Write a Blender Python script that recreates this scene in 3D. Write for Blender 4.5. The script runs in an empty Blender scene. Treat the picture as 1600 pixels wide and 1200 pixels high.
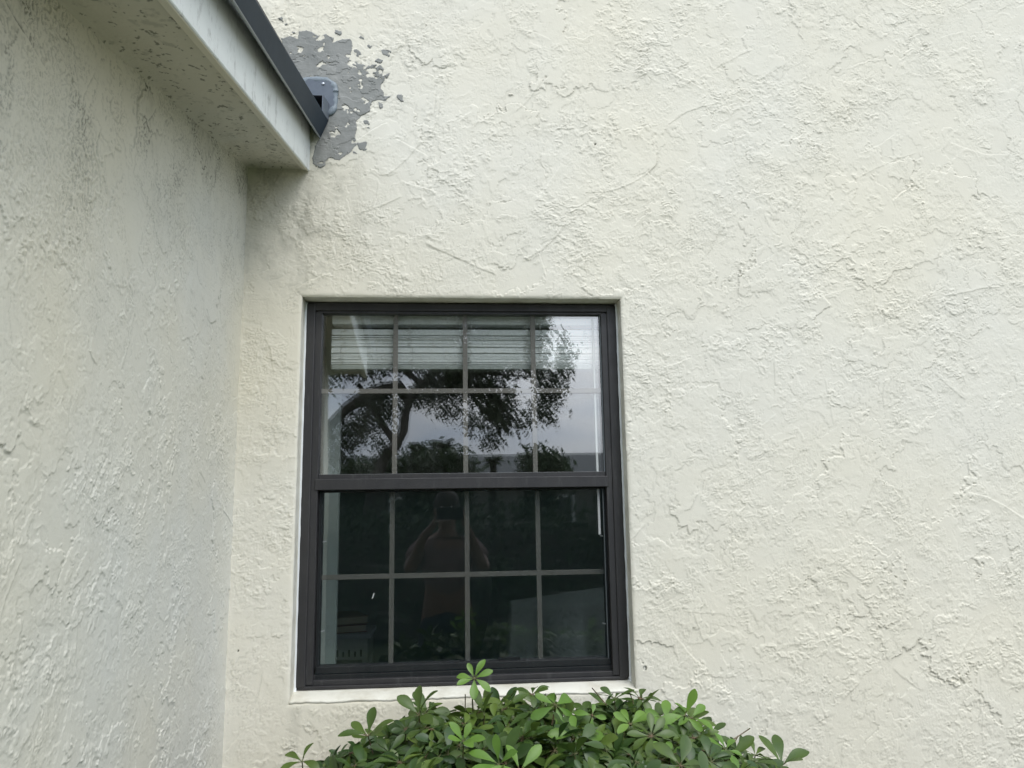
import bpy, bmesh, math, random
import numpy as np
from mathutils import Vector, Matrix, Euler
R = math.radians
random.seed(7)
scene = bpy.context.scene
C = scene.collection

# ------------------------------------------------------------------ camera, sky, sun
CAM = np.array([0.0, -2.25, 1.6])
PITCH, YAW, ROLL, F = 0.16455445, 0.08181467, -0.01520376, 1200.0
_f = np.array([math.sin(YAW) * math.cos(PITCH), math.cos(YAW) * math.cos(PITCH), math.sin(PITCH)])
_r0 = np.array([math.cos(YAW), -math.sin(YAW), 0.0])
_u0 = np.cross(_r0, _f)
_r = math.cos(ROLL) * _r0 + math.sin(ROLL) * _u0
_u = math.cos(ROLL) * _u0 - math.sin(ROLL) * _r0
cam = bpy.data.cameras.new('camera')
camo = bpy.data.objects.new('camera', cam)
C.objects.link(camo)
camo.matrix_world = Matrix(((_r[0], _u[0], -_f[0], CAM[0]), (_r[1], _u[1], -_f[1], CAM[1]),
                            (_r[2], _u[2], -_f[2], CAM[2]), (0, 0, 0, 1)))
cam.sensor_width = 36
cam.lens = 36 * F / 1600
cam.clip_start = 0.05
cam.clip_end = 500
scene.camera = camo


def W(px, py, val, axis=1):
    """the point where the sight line through a photograph position meets a plane of the building"""
    d = _f + (px - 800) / F * _r - (py - 600) / F * _u
    t = (val - CAM[axis]) / d[axis]
    return Vector((CAM + t * d).tolist())


SUN_EL, SUN_AZ = 52.0, 148.0     # azimuth clockwise from +Y (into the wall)
world = bpy.data.worlds.new('World')
scene.world = world
world.use_nodes = True
wn, wl = world.node_tree.nodes, world.node_tree.links
wn.clear()
wo = wn.new('ShaderNodeOutputWorld')
bg = wn.new('ShaderNodeBackground')
sky = wn.new('ShaderNodeTexSky')
sky.sky_type = 'NISHITA'
sky.sun_disc = False
sky.sun_elevation = R(SUN_EL)
sky.sun_rotation = R(SUN_AZ)
sky.air_density = 1.0
sky.dust_density = 3.0
tc = wn.new('ShaderNodeTexCoord')
mp = wn.new('ShaderNodeMapping')
mp.inputs['Scale'].default_value = (1.0, 1.0, 3.2)
nz = wn.new('ShaderNodeTexNoise')
nz.inputs['Scale'].default_value = 2.3
nz.inputs['Detail'].default_value = 6
nz.inputs['Roughness'].default_value = 0.52
nz.inputs['Distortion'].default_value = 0.4
cr = wn.new('ShaderNodeValToRGB')
cr.color_ramp.elements[0].position = 0.36
cr.color_ramp.elements[0].color = (7.4, 9.2, 12.0, 1)
cr.color_ramp.elements[1].position = 0.66
cr.color_ramp.elements[1].color = (15.3, 15.7, 16.2, 1)
mx = wn.new('ShaderNodeMixRGB')
mx.inputs['Fac'].default_value = 0.9
wl.new(tc.outputs['Generated'], mp.inputs['Vector'])
wl.new(mp.outputs['Vector'], nz.inputs['Vector'])
wl.new(nz.outputs['Fac'], cr.inputs['Fac'])
wl.new(sky.outputs['Color'], mx.inputs['Color1'])
wl.new(cr.outputs['Color'], mx.inputs['Color2'])
sep = wn.new('ShaderNodeSeparateXYZ')
gr_ = wn.new('ShaderNodeMapRange')
gr_.inputs['From Min'].default_value = 0.0
gr_.inputs['From Max'].default_value = 0.55
gr_.inputs['To Min'].default_value = 0.80
gr_.inputs['To Max'].default_value = 1.35
wl.new(tc.outputs['Generated'], sep.inputs[0])
wl.new(sep.outputs[2], gr_.inputs['Value'])
mg = wn.new('ShaderNodeMixRGB')
mg.blend_type = 'MULTIPLY'
mg.inputs['Fac'].default_value = 1
wl.new(mx.outputs['Color'], mg.inputs['Color1'])
wl.new(gr_.outputs[0], mg.inputs['Color2'])
# thinner, brighter cloud low in the south-south-east
dp = wn.new('ShaderNodeVectorMath')
dp.operation = 'DOT_PRODUCT'
gd = Vector((math.sin(R(163)), math.cos(R(163)), .42)).normalized()
dp.inputs[1].default_value = gd
wl.new(tc.outputs['Generated'], dp.inputs[0])
gm = wn.new('ShaderNodeMapRange')
gm.interpolation_type = 'SMOOTHSTEP'
gm.inputs['From Min'].default_value = 0.90
gm.inputs['From Max'].default_value = 0.995
gm.inputs['To Min'].default_value = 1.0
gm.inputs['To Max'].default_value = 1.9
wl.new(dp.outputs['Value'], gm.inputs['Value'])
mg2 = wn.new('ShaderNodeMixRGB')
mg2.blend_type = 'MULTIPLY'
mg2.inputs['Fac'].default_value = 1
wl.new(mg.outputs['Color'], mg2.inputs['Color1'])
wl.new(gm.outputs[0], mg2.inputs['Color2'])
wl.new(mg2.outputs['Color'], bg.inputs['Color'])
bg.inputs['Strength'].default_value = 0.085
wl.new(bg.outputs['Background'], wo.inputs['Surface'])

sl = bpy.data.lights.new('sun', 'SUN')
sl.energy = 1.5
sl.angle = R(34)
sl.color = (1.0, 0.975, 0.93)
so = bpy.data.objects.new('sun', sl)
C.objects.link(so)
sd = Vector((math.sin(R(SUN_AZ)) * math.cos(R(SUN_EL)), math.cos(R(SUN_AZ)) * math.cos(R(SUN_EL)), math.sin(R(SUN_EL))))
so.rotation_euler = (-sd).to_track_quat('-Z', 'Y').to_euler()
so.location = (3, -8, 9)

scene.view_settings.view_transform = 'Standard'
scene.view_settings.look = 'None'
scene.view_settings.gamma = 1
scene.view_settings.exposure = 0.22
scene.render.engine = 'CYCLES'
scene.cycles.max_bounces = 10
scene.cycles.transparent_max_bounces = 24


# ------------------------------------------------------------------ noise in numpy
def vn(x, y, seed):
    rs = np.random.RandomState(seed)
    T = rs.rand(64, 64).astype(np.float32)
    xi = np.floor(x).astype(np.int32)
    yi = np.floor(y).astype(np.int32)
    fx = x - xi
    fy = y - yi
    fx = fx * fx * (3 - 2 * fx)
    fy = fy * fy * (3 - 2 * fy)
    x0, x1, y0, y1 = xi & 63, (xi + 1) & 63, yi & 63, (yi + 1) & 63
    a = T[y0, x0] * (1 - fx) + T[y0, x1] * fx
    b = T[y1, x0] * (1 - fx) + T[y1, x1] * fx
    return a * (1 - fy) + b * fy


def fbm(x, y, seed, octv=4, gain=0.5):
    s = np.zeros_like(x)
    a, t = 1.0, 0.0
    for i in range(octv):
        c, q = math.cos(1.1 * i + seed), math.sin(1.1 * i + seed)
        s += a * vn((c * x - q * y) * 2.0 ** i + 7.3 * i, (q * x + c * y) * 2.0 ** i + 3.1 * i, seed + 31 * i)
        t += a
        a *= gain
    return s / t


def sstep(a, b, x):
    t = np.clip((x - a) / (b - a), 0, 1)
    return t * t * (3 - 2 * t)


def blur(h, k):
    for ax in (0, 1):
        p = np.pad(h, [(k, k) if i == ax else (0, 0) for i in (0, 1)], mode='edge')
        c = np.cumsum(p, axis=ax, dtype=np.float64)
        if ax == 0:
            h = (c[2 * k:] - np.concatenate([np.zeros((1, c.shape[1])), c[:-2 * k - 1]]))/ (2 * k + 1)
        else:
            h = (c[:, 2 * k:] - np.concatenate([np.zeros((c.shape[0], 1)), c[:, :-2 * k - 1]], axis=1)) / (2 * k + 1)
        h = h.astype(np.float32)
    return h


def stucco(xs, zs, seed, lean, density=1.0):
    """height field (metres) of a skip-trowelled stucco coat, laid on stroke by stroke"""
    X, Z = np.meshgrid(xs.astype(np.float32), zs.astype(np.float32))
    step = xs[1] - xs[0]
    rs = np.random.RandomState(seed)
    wu = (fbm(X / .045, Z / .045, seed + 1, 5, .62) - .5)
    wv = (fbm(X / .040 + 9, Z / .040, seed + 2, 5, .62) - .5)
    h = .0011 * (fbm(X / .05, Z / .05, seed + 3, 5, .6) - .5)
    # sand coat underneath, broken crumbs
    area = (xs[-1] - xs[0]) * (zs[-1] - zs[0])
    n = int(area * 250 * density)
    for i in range(n):
        cx, cz = rs.uniform(xs[0], xs[-1]), rs.uniform(zs[0], zs[-1])
        big = rs.rand() ** 2
        L = .026 + .155 * big
        w = L * rs.uniform(.28, .75)
        th = lean + rs.normal(0, .75)
        rad = L * 1.25 + .02
        i0, i1 = max(0, int((cx - rad - xs[0]) / step)), min(len(xs), int((cx + rad - xs[0]) / step))
        j0, j1 = max(0, int((cz - rad - zs[0]) / step)), min(len(zs), int((cz + rad - zs[0]) / step))
        if i1 - i0 < 4 or j1 - j0 < 4:
            continue
        sx, sz = X[j0:j1, i0:i1] - cx, Z[j0:j1, i0:i1] - cz
        A = L * .42 + .016
        # slide the warp field so that every stroke tears differently
        sx = sx + wu[j0:j1, i0:i1] * A * 2.0
        sz = sz + wv[j0:j1, i0:i1] * A * 2.0
        c, q = math.cos(th), math.sin(th)
        u, v = (c * sx + q * sz) / L, (-q * sx + c * sz) / w
        bend = rs.uniform(-.5, .5)
        v = v + bend * u * u
        r = np.abs(u) ** 2.5 + np.abs(v) ** 2.5
        inside = r < 1
        if not inside.any():
            continue
        hh = h[j0:j1, i0:i1]
        base = np.percentile(hh[inside], rs.uniform(35, 72))
        cand = base + rs.uniform(-.0001, .0010) * (.5 + big) - .0008 * sstep(.42, .62, fbm((u + cx * 40) * L / .05, (v + cz * 40) * w / .05, seed + 7 + i % 9, 2)) + rs.uniform(-.0008, .0010) * v + rs.uniform(-.0006, .0006) * u
        up = np.where(inside & (cand > hh), cand * .9 + hh * .1, hh)
        kn = np.where(inside & (up > cand + .0005), cand + .0005 + (up - cand - .0005) * .35, up)
        # comb lines dragged along the stroke
        if rs.rand() < .45:
            o_ = rs.uniform(0, 50)
            k_ = fbm(u * L / .028 + o_, v * w / .0042 + o_, seed + 17 + i % 5, 2) - .5
            kn = kn + rs.uniform(.0006, .0018) * k_ * sstep(1, .55, r) * sstep(.40, .6, fbm(u * 2 + o_, v * 2 + o_, seed + 27, 2))
        # the trowel lip: material pushed up along one edge
        if rs.rand() < .35:
            lip = np.exp(-((v - .85) / .1) ** 2) * inside * rs.uniform(.0003, .001) * sstep(-.9, 0, u)
            kn = kn + lip
        h[j0:j1, i0:i1] = kn
    # torn areas: overlapping flakes, steep on one side and feathered on the other
    for k, (sc, amp, la, lev) in enumerate(((.034, .0011, lean, 6.5), (.020, .0008, lean + .6, 6.0), (.050, .0013, lean - .5, 5.0))):
        c, q = math.cos(la), math.sin(la)
        u = (c * X + q * Z) / (sc * 2.0) + wu * .55
        v = (-q * X + c * Z) / sc + wv * .75
        n_ = fbm(u, v, seed + 50 + k, 5, .55) * lev * 1.6
        saw = n_ - np.floor(n_)
        saw = np.where(saw > .12, (1 - saw) / .88, saw / .12)
        brk = sstep(.44, .56, fbm(X / .022 + 5 * k, Z / .022, seed + 90 + k, 3, .6))
        patch = sstep(.55, .66, fbm(X / .13 + 3 * k, Z / .13, seed + 60 + k, 4, .6) + .06 * wu)
        h += (1.15, .7, 1.35)[k] * amp * saw * (.15 + .85 * brk) * patch
        if k < 2:
            rdg = 1 - np.abs(2 * fbm(u * 2.2, v * 2.2, seed + 150 + k, 3, .55) - 1)
            h += .00035 * sstep(.86, .95, rdg) * patch * sstep(.50, .60, fbm(X / .05 + 5, Z / .05 + k, seed + 190, 3, .6))
    # long thin knife lines
    for i in range(int(area * 16)):
        cx, cz = rs.uniform(xs[0], xs[-1]), rs.uniform(zs[0], zs[-1])
        th = lean + rs.normal(0, 1.0)
        L = rs.uniform(.03, .13)
        rad = L * 1.2
        i0, i1 = max(0, int((cx - rad - xs[0]) / step)), min(len(xs), int((cx + rad - xs[0]) / step))
        j0, j1 = max(0, int((cz - rad - zs[0]) / step)), min(len(zs), int((cz + rad - zs[0]) / step))
        if i1 - i0 < 4 or j1 - j0 < 4:
            continue
        sx, sz = X[j0:j1, i0:i1] - cx, Z[j0:j1, i0:i1] - cz
        c, q = math.cos(th), math.sin(th)
        u, v = c * sx + q * sz, -q * sx + c * sz + .012 * wu[j0:j1, i0:i1]
        v = v + rs.uniform(-2, 2) * u * u
        s = rs.choice([-1, 1])
        band = np.where(s * v > 0, np.exp(-np.abs(v) / rs.uniform(.006, .02)), np.exp(-(v / .0012) ** 2))
        h[j0:j1, i0:i1] += band * rs.uniform(.0005, .0013) * sstep(1, .8, np.abs(u) / L)
    h -= blur(h, int(.12 / step))
    h *= 1.18
    return X, Z, h


# ------------------------------------------------------------------ mesh helpers
def link(name, me, m=None, parent=None):
    o = bpy.data.objects.new(name, me)
    C.objects.link(o)
    if m is not None:
        me.materials.append(m)
    if parent is not None:
        o.parent = parent
    return o


def obj(name, bm, m, parent=None, smooth=False):
    me = bpy.data.meshes.new(name)
    bm.normal_update()
    bm.to_mesh(me)
    bm.free()
    if smooth:
        me.polygons.foreach_set('use_smooth', [True] * len(me.polygons))
    return link(name, me, m, parent)


def tag(o, label=None, cat=None, group=None, kind=None):
    if label:
        o['label'] = label
    if cat:
        o['category'] = cat
    if group:
        o['group'] = group
    if kind:
        o['kind'] = kind
    return o


def empty(name, loc=(0, 0, 0)):
    o = bpy.data.objects.new(name, None)
    C.objects.link(o)
    o.location = loc
    return o


def box(bm, x0, x1, y0, y1, z0, z1, bev=0.0):
    b = bmesh.new()
    v = [b.verts.new((x, y, z)) for x in (x0, x1) for y in (y0, y1) for z in (z0, z1)]
    for f in ((0, 1, 3, 2), (4, 6, 7, 5), (0, 4, 5, 1), (2, 3, 7, 6), (0, 2, 6, 4), (1, 5, 7, 3)):
        b.faces.new([v[i] for i in f])
    bmesh.ops.recalc_face_normals(b, faces=b.faces)
    if bev:
        bmesh.ops.bevel(b, geom=list(b.edges), offset=bev, segments=2, profile=.5, affect='EDGES')
    t = bpy.data.meshes.new('t')
    b.to_mesh(t)
    b.free()
    bm.from_mesh(t)
    bpy.data.meshes.remove(t)


def boxo(name, m, parent, *a, bev=.001):
    bm = bmesh.new()
    box(bm, *a, bev=bev)
    return obj(name, bm, m, parent)


def tube(bm, pts, rad, n=6):
    if not hasattr(rad, '__len__'):
        rad = [rad] * len(pts)
    pts = [Vector(p) for p in pts]
    rings = []
    up = Vector((.31, .17, .93)).normalized()
    for i, p in enumerate(pts):
        d = (pts[min(i + 1, len(pts) - 1)] - pts[max(i - 1, 0)]).normalized()
        a = d.cross(up)
        if a.length < .05:
            a = d.cross(Vector((1, 0, 0)))
        a.normalize()
        b = d.cross(a)
        rings.append([bm.verts.new(p + rad[i] * (math.cos(t) * a + math.sin(t) * b)) for t in [2 * math.pi * k / n for k in range(n)]])
    for r0, r1 in zip(rings, rings[1:]):
        for k in range(n):
            bm.faces.new((r0[k], r0[(k + 1) % n], r1[(k + 1) % n], r1[k]))
    bm.faces.new(rings[0])
    bm.faces.new(rings[-1][::-1])


def extrude_poly(bm, prof, path):
    """sweep a closed (x,z) profile between two (y,dz) stations"""
    rings = []
    for st in path:
        y, dz = st[:2]
        k_ = st[2] if len(st) > 2 else 1.0
        rings.append([bm.verts.new((-.3855 + (x + .3855) * k_, y, 2.773 + (z - 2.773) * k_ + dz)) for x, z in prof])
    n = len(prof)
    for a, b in zip(rings, rings[1:]):
        for k in range(n):
            bm.faces.new((a[k], a[(k + 1) % n], b[(k + 1) % n], b[k]))
    bm.faces.new(rings[0][::-1])
    bm.faces.new(rings[-1])
    bmesh.ops.recalc_face_normals(bm, faces=bm.faces)


def raw_mesh(name, co, quads, m, parent=None, smooth=True, attrs=None):
    me = bpy.data.meshes.new(name)
    co = np.ascontiguousarray(co, dtype=np.float32)
    quads = np.ascontiguousarray(quads, dtype=np.int32)
    me.vertices.add(len(co))
    me.vertices.foreach_set('co', co.ravel())
    k = quads.shape[1]
    me.loops.add(quads.size)
    me.loops.foreach_set('vertex_index', quads.ravel())
    me.polygons.add(len(quads))
    me.polygons.foreach_set('loop_start', np.arange(0, quads.size, k, dtype=np.int32))
    me.polygons.foreach_set('loop_total', np.full(len(quads), k, dtype=np.int32))
    me.polygons.foreach_set('use_smooth', np.full(len(quads), smooth, dtype=bool))
    me.update(calc_edges=True)
    for nm, val in (attrs or {}).items():
        a = me.attributes.new(nm, 'FLOAT', 'POINT')
        a.data.foreach_set('value', np.ascontiguousarray(val, dtype=np.float32))
    me.validate()
    return link(name, me, m, parent)


def grid_quads(nx, nz, keep=None, flip=False):
    j, i = np.meshgrid(np.arange(nz - 1), np.arange(nx - 1), indexing='ij')
    a = (j * nx + i).ravel()
    q = np.stack([a, a + 1, a + nx + 1, a + nx], 1)
    if flip:
        q = q[:, ::-1]
    if keep is not None:
        q = q[keep.ravel()]
    return q


def compact(co, quads, attrs):
    used = np.unique(quads)
    mp_ = np.full(len(co), -1, np.int32)
    mp_[used] = np.arange(len(used))
    return co[used], mp_[quads], {k: v[used] for k, v in attrs.items()}


# ------------------------------------------------------------------ materials
class Mat:
    def __init__(s, name, rough=.6, color=(.5, .5, .5), spec=.5, metal=0.0):
        s.m = bpy.data.materials.new(name)
        s.m.use_nodes = True
        s.n, s.l = s.m.node_tree.nodes, s.m.node_tree.links
        s.b = s.n['Principled BSDF']
        s.b.inputs['Roughness'].default_value = rough
        s.b.inputs['Base Color'].default_value = (*color, 1)
        s.b.inputs['Specular IOR Level'].default_value = spec
        s.b.inputs['Metallic'].default_value = metal
        s.tc = s.n.new('ShaderNodeTexCoord')

    def noise(s, scale, detail=4, rough=.5, stretch=(1, 1, 1), dist=0.0, src='Object'):
        mpn = s.n.new('ShaderNodeMapping')
        mpn.inputs['Scale'].default_value = stretch
        t = s.n.new('ShaderNodeTexNoise')
        t.inputs['Scale'].default_value = scale
        t.inputs['Detail'].default_value = detail
        t.inputs['Roughness'].default_value = rough
        t.inputs['Distortion'].default_value = dist
        s.l.new(s.tc.outputs[src], mpn.inputs['Vector'])
        s.l.new(mpn.outputs['Vector'], t.inputs['Vector'])
        return t.outputs['Fac']

    def ramp(s, fac, stops):
        r = s.n.new('ShaderNodeValToRGB')
        e = r.color_ramp.elements
        while len(e) < len(stops):
            e.new(.5)
        for k, (p, c) in enumerate(stops):
            e[k].position = p
            e[k].color = (*c, 1) if hasattr(c, '__len__') else (c, c, c, 1)
        s.l.new(fac, r.inputs['Fac'])
        return r.outputs['Color']

    def mix(s, fac, a, b, mode='MIX'):
        x = s.n.new('ShaderNodeMixRGB')
        x.blend_type = mode
        for k, v in (('Fac', fac), ('Color1', a), ('Color2', b)):
            if isinstance(v, (int, float)):
                x.inputs[k].default_value = v if k == 'Fac' else (v, v, v, 1)
            elif hasattr(v, '__len__') and not hasattr(v, 'node'):
                x.inputs[k].default_value = (*v, 1)
            else:
                s.l.new(v, x.inputs[k])
        return x.outputs['Color']

    def attr(s, name):
        a = s.n.new('ShaderNodeAttribute')
        a.attribute_name = name
        return a.outputs['Fac']

    def base(s, c):
        s.l.new(c, s.b.inputs['Base Color'])
        return s

    def bump(s, h, dist, strength=1.0, prev=None):
        b = s.n.new('ShaderNodeBump')
        b.inputs['Strength'].default_value = strength
        b.inputs['Distance'].default_value = dist
        s.l.new(h, b.inputs['Height'])
        if prev is not None:
            s.l.new(prev, b.inputs['Normal'])
        s.l.new(b.outputs['Normal'], s.b.inputs['Normal'])
        return b.outputs['Normal']

    def rough(s, c):
        s.l.new(c, s.b.inputs['Roughness'])
        return s


def stucco_mat(name, c1, c2, dirt_shade=(.10, .105, .075)):
    M = Mat(name, .72, spec=.3)
    big = M.noise(1.3, 3, .5)
    mid = M.noise(9, 5, .6, (1, 1, .45))
    c = M.mix(M.ramp(big, [(.38, 0), (.62, 1)]), c1, c2)
    c = M.mix(M.ramp(mid, [(.3, 0), (.75, .3)]), c, tuple(.92 * v for v in c1))
    fleck = M.ramp(M.noise(160, 3, .7), [(.70, 0), (.78, .35)])
    c = M.mix(fleck, c, dirt_shade)
    c = M.mix(M.attr('grime_shade'), c, dirt_shade)  # real grime and painted shade share this mask
    M.base(c)
    n1 = M.bump(M.noise(75, 6, .70), .0007, .35)
    n2 = M.bump(M.noise(420, 4, .75), .0005, .6, n1)
    return M.m


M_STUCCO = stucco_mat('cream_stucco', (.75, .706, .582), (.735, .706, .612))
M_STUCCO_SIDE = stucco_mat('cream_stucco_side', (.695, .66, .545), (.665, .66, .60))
M_SMOOTH = Mat('painted_reveal', .6)
M_SMOOTH.base(M_SMOOTH.mix(M_SMOOTH.ramp(M_SMOOTH.noise(14, 5, .6), [(.42, 0), (.68, .65)]), (.735, .715, .625), (.50, .46, .36)))
M_SMOOTH.bump(M_SMOOTH.noise(60, 5, .6), .0015, .6)
M_SMOOTH = M_SMOOTH.m
M_CAULK = Mat('white_caulk', .5, (.72, .74, .74))
M_CAULK.bump(M_CAULK.noise(90, 3), .001, .5)
M_CAULK = M_CAULK.m
m = Mat('weathered_bronze_aluminium', .5, spec=.5)
ch = m.noise(7, 6, .65, (1, 1, .25))
m.base(m.mix(m.ramp(ch, [(.35, 0), (.7, 1)]), (.021, .0205, .022), (.036, .034, .033)))
m.rough(m.ramp(m.noise(30, 4, .6), [(.3, .42), (.7, .62)]))
m.base(m.mix(m.ramp(m.noise(38, 6, .75, (1, 1, .12)), [(.56, 0), (.72, .55)]), m.b.inputs['Base Color'].links[0].from_socket, (.085, .085, .082)))
m.bump(m.noise(240, 3), .0003, .4)
M_FRAME = m.m
m = Mat('grid_bar_bronze', .6, (.19, .178, .16))
M_MUNTIN = m.m
m = Mat('fascia_paint', .5, spec=.4)
st = m.ramp(m.noise(34, 7, .75, (1, .8, .35)), [(.54, 0), (.68, .8)])
st2 = m.ramp(m.noise(5, 4, .6), [(.4, 0), (.7, .22)])
c = m.mix(st2, (.72, .75, .74), (.50, .52, .49))
m.base(m.mix(m.mix(m.ramp(m.noise(4, 3), [(.35, 0), (.55, 1)]), 0.0, st), c, (.20, .20, .19)))
m.bump(m.noise(60, 4, .6), .0008, .5)
M_FASCIA = m.m
m = Mat('slate_trim_metal', .5, spec=.2)
m.base(m.mix(m.ramp(m.noise(12, 6, .7, (1, .4, 1)), [(.4, 0), (.75, 1)]), (.006, .020, .038), (.018, .036, .058)))
m.bump(m.noise(18, 3), .0015, .4)
M_TRIM = m.m
m = Mat('galvanised_blue_grey', .42, spec=.5)
m.base(m.mix(m.ramp(m.noise(20, 5, .6), [(.35, 0), (.7, 1)]), (.085, .105, .135), (.125, .145, .17)))
m.bump(m.noise(60, 3), .0006, .4)
M_DUCT = m.m
m = Mat('sealant_bead', .45, (.19, .225, .25))
m.bump(m.noise(60, 4, .6), .002, .6)
M_SEAL = m.m
m = Mat('grey_cement_coat', .62, spec=.35)
gc = m.mix(m.ramp(m.noise(10, 6, .65, (1, 1, .5)), [(.35, 0), (.7, 1)]), (.205, .210, .194), (.29, .29, .270))
m.base(gc)
m.bump(m.noise(70, 5, .65, (.3, 1, 1)), .0012, .5)
M_CEMENT = m.m
M_SCREW = Mat('steel_screw', .3, (.55, .57, .6), metal=.8).m
m = Mat('roof_shingle', .9)
m.base(m.mix(m.ramp(m.noise(300, 3), [(.4, 0), (.6, 1)]), (.05, .048, .045), (.16, .15, .14)))
M_SHINGLE = m.m


def glass_mat(name, r0, tint, dust, mirror_streak=.012):
    mt = bpy.data.materials.new(name)
    mt.use_nodes = True
    n, l = mt.node_tree.nodes, mt.node_tree.links
    n.clear()
    out = n.new('ShaderNodeOutputMaterial')
    tr = n.new('ShaderNodeBsdfTransparent')
    tr.inputs['Color'].default_value = (*tint, 1)
    gl = n.new('ShaderNodeBsdfGlossy')
    gl.inputs['Roughness'].default_value = .004
    fr = n.new('ShaderNodeLayerWeight')
    fr.inputs['Blend'].default_value = .5
    mr = n.new('ShaderNodeMapRange')
    mr.inputs['From Min'].default_value = 0
    mr.inputs['From Max'].default_value = 1
    mr.inputs['To Min'].default_value = r0
    mr.inputs['To Max'].default_value = 1
    pw = n.new('ShaderNodeMath')
    pw.operation = 'POWER'
    pw.inputs[1].default_value = 5
    l.new(fr.outputs['Facing'], pw.inputs[0])
    l.new(pw.outputs[0], mr.inputs['Value'])
    mixs = n.new('ShaderNodeMixShader')
    l.new(mr.outputs[0], mixs.inputs['Fac'])
    l.new(tr.outputs[0], mixs.inputs[1])
    l.new(gl.outputs[0], mixs.inputs[2])
    t = n.new('ShaderNodeTexCoord')
    wv = n.new('ShaderNodeTexNoise')
    wv.inputs['Scale'].default_value = 2.2
    wv.inputs['Detail'].default_value = 1
    l.new(t.outputs['Object'], wv.inputs['Vector'])
    bp = n.new('ShaderNodeBump')
    bp.inputs['Distance'].default_value = .0009
    bp.inputs['Strength'].default_value = 1
    l.new(wv.outputs['Fac'], bp.inputs['Height'])
    l.new(bp.outputs['Normal'], gl.inputs['Normal'])
    # dust specks and wiped streaks; the sideways streaks are painted hedge and roof reflections
    df = n.new('ShaderNodeBsdfDiffuse')
    df.inputs['Color'].default_value = (.55, .57, .56, 1)

    def streak(scale, stretch, lo, hi, top):
        mpn = n.new('ShaderNodeMapping')
        mpn.inputs['Scale'].default_value = stretch
        nn = n.new('ShaderNodeTexNoise')
        nn.inputs['Scale'].default_value = scale
        nn.inputs['Detail'].default_value = 4
        nn.inputs['Roughness'].default_value = .65
        l.new(t.outputs['Object'], mpn.inputs['Vector'])
        l.new(mpn.outputs['Vector'], nn.inputs['Vector'])
        r = n.new('ShaderNodeMapRange')
        r.inputs['From Min'].default_value = lo
        r.inputs['From Max'].default_value = hi
        r.inputs['To Min'].default_value = 0
        r.inputs['To Max'].default_value = top
        l.new(nn.outputs['Fac'], r.inputs['Value'])
        return r.outputs[0]
    s1 = streak(9, (1, 1, .12), .45, .8, dust)
    s2 = streak(150, (1, 1, 1), .74, .80, .5)
    s3 = streak(150, (.05, 1, 1), .60, .8, mirror_streak)
    mxm = n.new('ShaderNodeMath')
    mxm.operation = 'MAXIMUM'
    l.new(s1, mxm.inputs[0])
    l.new(s2, mxm.inputs[1])
    mx2 = n.new('ShaderNodeMath')
    mx2.operation = 'MAXIMUM'
    l.new(mxm.outputs[0], mx2.inputs[0])
    l.new(s3, mx2.inputs[1])
    ms2 = n.new('ShaderNodeMixShader')
    l.new(mx2.outputs[0], ms2.inputs['Fac'])
    l.new(mixs.outputs[0], ms2.inputs[1])
    l.new(df.outputs[0], ms2.inputs[2])
    l.new(ms2.outputs[0], out.inputs['Surface'])
    return mt


M_GLASS = glass_mat('window_glass', .22, (.98, .99, .98), .022)
M_GLASS_LOW = glass_mat('lower_window_glass', .14, (.95, .98, .97), .006, .12)
M_GLASS_LOW_IN = glass_mat('lower_inner_glass', .10, (.95, .98, .97), .004)
M_GLASS_IN = glass_mat('inner_window_glass', .14, (.98, .99, .98), .006)


def leaf_mat(name, ca, cb, rough=.38, trans=.25):
    M = Mat(name, rough, spec=.5)
    c = M.mix(M.attr('tone'), ca, cb)
    c = M.mix(M.ramp(M.noise(40, 3), [(.4, 0), (.7, .3)]), c, tuple(v * .7 for v in ca))
    c = M.mix(M.ramp(M.noise(130, 3, .6), [(.68, 0), (.74, .7)]), c, (.13, .09, .03))
    M.base(c)
    tl = M.n.new('ShaderNodeBsdfTranslucent')
    M.l.new(c, tl.inputs['Color'])
    ms = M.n.new('ShaderNodeMixShader')
    ms.inputs['Fac'].default_value = trans
    M.l.new(M.b.outputs[0], ms.inputs[1])
    M.l.new(tl.outputs[0], ms.inputs[2])
    M.l.new(ms.outputs[0], M.n['Material Output'].inputs['Surface'])
    return M.m


M_LEAF = leaf_mat('umbrella_leaf', (.036, .082, .018), (.135, .20, .034))
M_LEAF_NEW = leaf_mat('young_leaf', (.12, .25, .035), (.20, .34, .06), .42, .35)
M_TREELEAF = leaf_mat('oak_leaf', (.020, .034, .014), (.045, .07, .025), .55, .2)
M_PALM = leaf_mat('palm_leaf', (.03, .055, .02), (.07, .11, .04), .5, .2)
M_HEDGE = leaf_mat('hedge_leaf', (.024, .055, .020), (.055, .10, .035), .5, .2)
m = Mat('bark', .9)
m.base(m.mix(m.ramp(m.noise(12, 5, .7, (1, 1, .3)), [(.35, 0), (.7, 1)]), (.03, .028, .024), (.10, .09, .075)))
M_BARK = m.m
m = Mat('green_stem', .6)
m.base(m.mix(m.ramp(m.noise(30, 3), [(.4, 0), (.6, 1)]), (.10, .12, .04), (.14, .09, .05)))
M_STEM = m.m
M_WHITE = Mat('white_trim_paint', .5, (.72, .74, .72)).m
m = Mat('white_blind_slat', .45, (.74, .77, .74))
m.b.inputs['Base Color'].default_value = (.84, .86, .85, 1)
M_BLIND = m.m
M_CORD = Mat('white_cord', .8, (.62, .63, .58)).m

# ------------------------------------------------------------------ building geometry
XC = -0.6087                  # inner corner of the two walls
SL = 0.222                    # slope of the eave up to the wall
SOF = 2.648
OX0, OX1, OZ0, OZ1 = -.438, .524, 1.092, 2.241      # opening in the stucco
YF = .055                     # face of the window frame


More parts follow.
